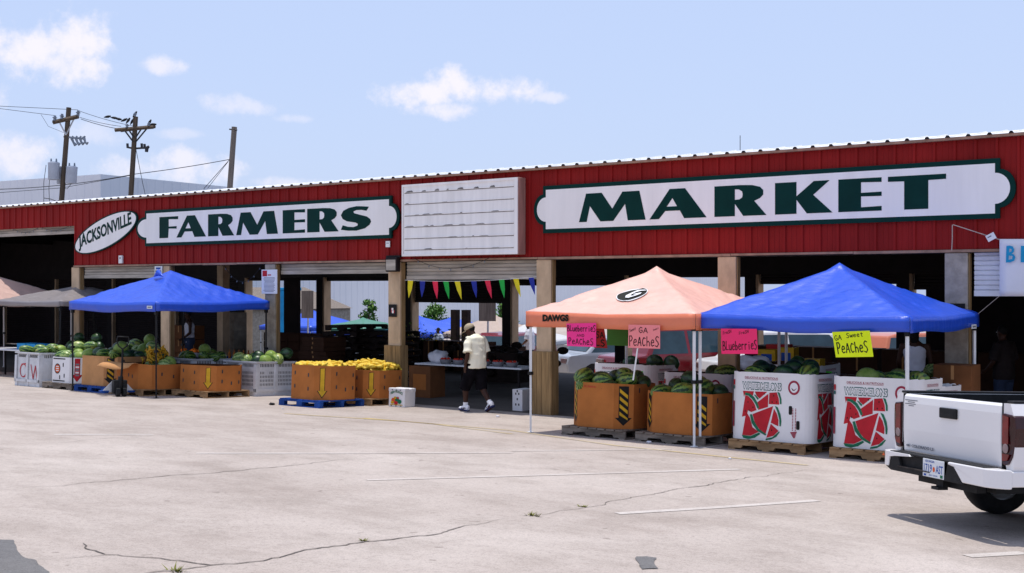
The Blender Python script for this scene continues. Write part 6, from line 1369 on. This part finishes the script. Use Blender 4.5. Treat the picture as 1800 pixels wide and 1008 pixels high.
for k in range(4): x = 126 + k * 7; mb.tube([f1(x, 243 - k), f1(x + 3, 250), f1(x + 7, 255 - k)], [.07, .05, .09], 6); mb.tube([f1(x, 243), f1(x + 2.5, 239)], .045, 6)
mb.build('cutout_bracket', 'insulator', p1); mb = MB(); mb.tube([f2(224, 253), f2(225, 259), f2(236, 261), f2(250, 260), f2(256, 260)], .05, 6)
for x, y in ((224, 252), (249, 252), (254, 253)): mb.tube([f2(x, y), f2(x + .5, y + 8)], .06, 6)
mb.tube([f2(262, 257), f2(258, 260), f2(257.5, 267)], [.06, .1, .08], 6); mb.build('cutout_bracket', 'wire', p2)
def can(cx, cy, w, h, p, f, tilt=0):
    t = f(cx, cy - h / 2, -.25); b_ = f(cx + tilt, cy + h / 2, -.25); mb = MB(); r = w / 2 / PXM
    mb.tube([b_, b_.lerp(t, .04), b_.lerp(t, .94), t, t + Vector((0, 0, .05))], [r * .92, r, r, r * 1.06, r * .5], 18); tc_ = mb.build('transformer', 'transformer', p)
    mb = MB()
    for dx in (-.3, .3): mb = MB(); q = t + rgt * (dx * r * 1.6); mb.tube([q, q + Vector((0, 0, .2))], [.05, .03], 6); mb.build('bushing', 'insulator', tc_)
can(94.5, 301, 19, 30, p1, f1); can(126.5, 308, 19, 29, p1, f1, -2); can(107, 308, 14, 30, p1, (lambda x, y, k=0: f1(x, y, .35)))
mb = MB(); mb.tube([f1(81, 290), f1(77, 320), f1(77, 358)], .014, 5); mb.tube([f1(89, 290), f1(86, 330), f1(87, 358)], .014, 5); mb.tube([f1(77, 348), f1(90, 350), f1(100, 354), f1(108, 350)], .02, 5); mb.tube([f1(126, 322), f1(118, 332), f1(108, 330)], .012, 5); mb.build('service_cable', 'wire', p1)
mb = MB(); q = f3(408, 228); mb.bar(f3(403, 227, -.1), f3(417, 228.5, -.1), .05); mb.build('bracket', 'wire', p3)
def wire(label, pts, r=.012, m='wire', sag=0, Zs=None):
    P = [at_depth(x, y, (Zs[i] if Zs else Zp)) for i, (x, y) in enumerate(pts)]; Q = []
    for a, b in zip(P, P[1:]):
        for k in range(10): t = k / 10; c = a.lerp(b, t); c.z -= sag * 4 * t * (1 - t); Q.append(c)
    Q.append(P[-1]); mb = MB(); mb.tube(Q, r, 4); tag(mb.build('power_line', m), label, 'wire')
wire('thin power line from the upper left edge to the left pole top', [(-30, 185), (97, 191), (137, 193)]); wire('lower power line from the left edge to the left crossarm', [(-30, 187), (97, 203)], .011)
wire('power line with birds between the two left poles', [(137, 194), (237, 222)], .011, sag=.06); wire('middle power line between the two left poles', [(140, 206), (213, 222)], .011, sag=.05); wire('lower power line between the two left poles', [(142, 209), (206, 226)], .014, sag=.04)
wire('long cable sagging from the bare grey pole to the left edge', [(404, 280), (236, 306), (110, 325), (-20, 333)], .017, sag=.04); wire('second long cable below it towards the left edge', [(236, 307), (110, 330), (-20, 340)], .012)
wire('guy wire from the bare grey pole down to the roof', [(403, 281), (358, 332)], .014); wire('second guy wire from the bare grey pole', [(401, 284), (365, 331)], .012); wire('guy wire below the pole with double crossarm', [(239, 262), (250, 318), (256, 345)], .016)
wire('faint looping wire left of the left pole', [(72, 201), (85, 222), (112, 233)], .008); wire('low cable across the far warehouse at the left edge', [(-20, 362), (60, 358), (105, 356)], .012)
wire('hair thin aerial standing on the market roof', [(1301, 264), (1301, 238)], .006, Zs=[19.2, 19.2])
for k, (x, y, a) in enumerate(((189, 205.5, -.4), (200.5, 207.5, -.9), (208, 209.5, -1.0), (218.5, 211.3, 0), (225.5, 212.3, .9), (232.5, 213.8, 1.1), (237.5, 201, .9), (263, 215.5, 1.0), (269, 219, -.7))):
    p = at_depth(x, y, Zp); mb = MB(); mb.tube([Vector((-.17, 0, -.06)), Vector((-.06, 0, -.01)), Vector((.04, 0, .03)), Vector((.11, 0, .06)), Vector((.16, 0, .06))], [.015, .055, .065, .04, .008], 8); mb.ell((.11, 0, .075), (.04, .035, .035), 8, 6)
    tag(mb.build('bird', 'black', M=Matrix.Translation(p) @ Matrix.Rotation(YAW, 4, 'Z') @ Matrix.Rotation(-a * .6, 4, 'Y')), ['dark bird perched on the wire, farthest left of the row', 'second dark bird from the left on the wire', 'third dark bird from the left on the wire', 'dark bird stretched flat on the wire, fourth from the left', 'fifth dark bird from the left on the wire', 'dark bird nearest the pole on the wire', 'dark bird on top of the pole with double crossarm', 'dark bird on the right part of the crossarm', 'dark bird at the far right end of the crossarm'][k], 'bird')
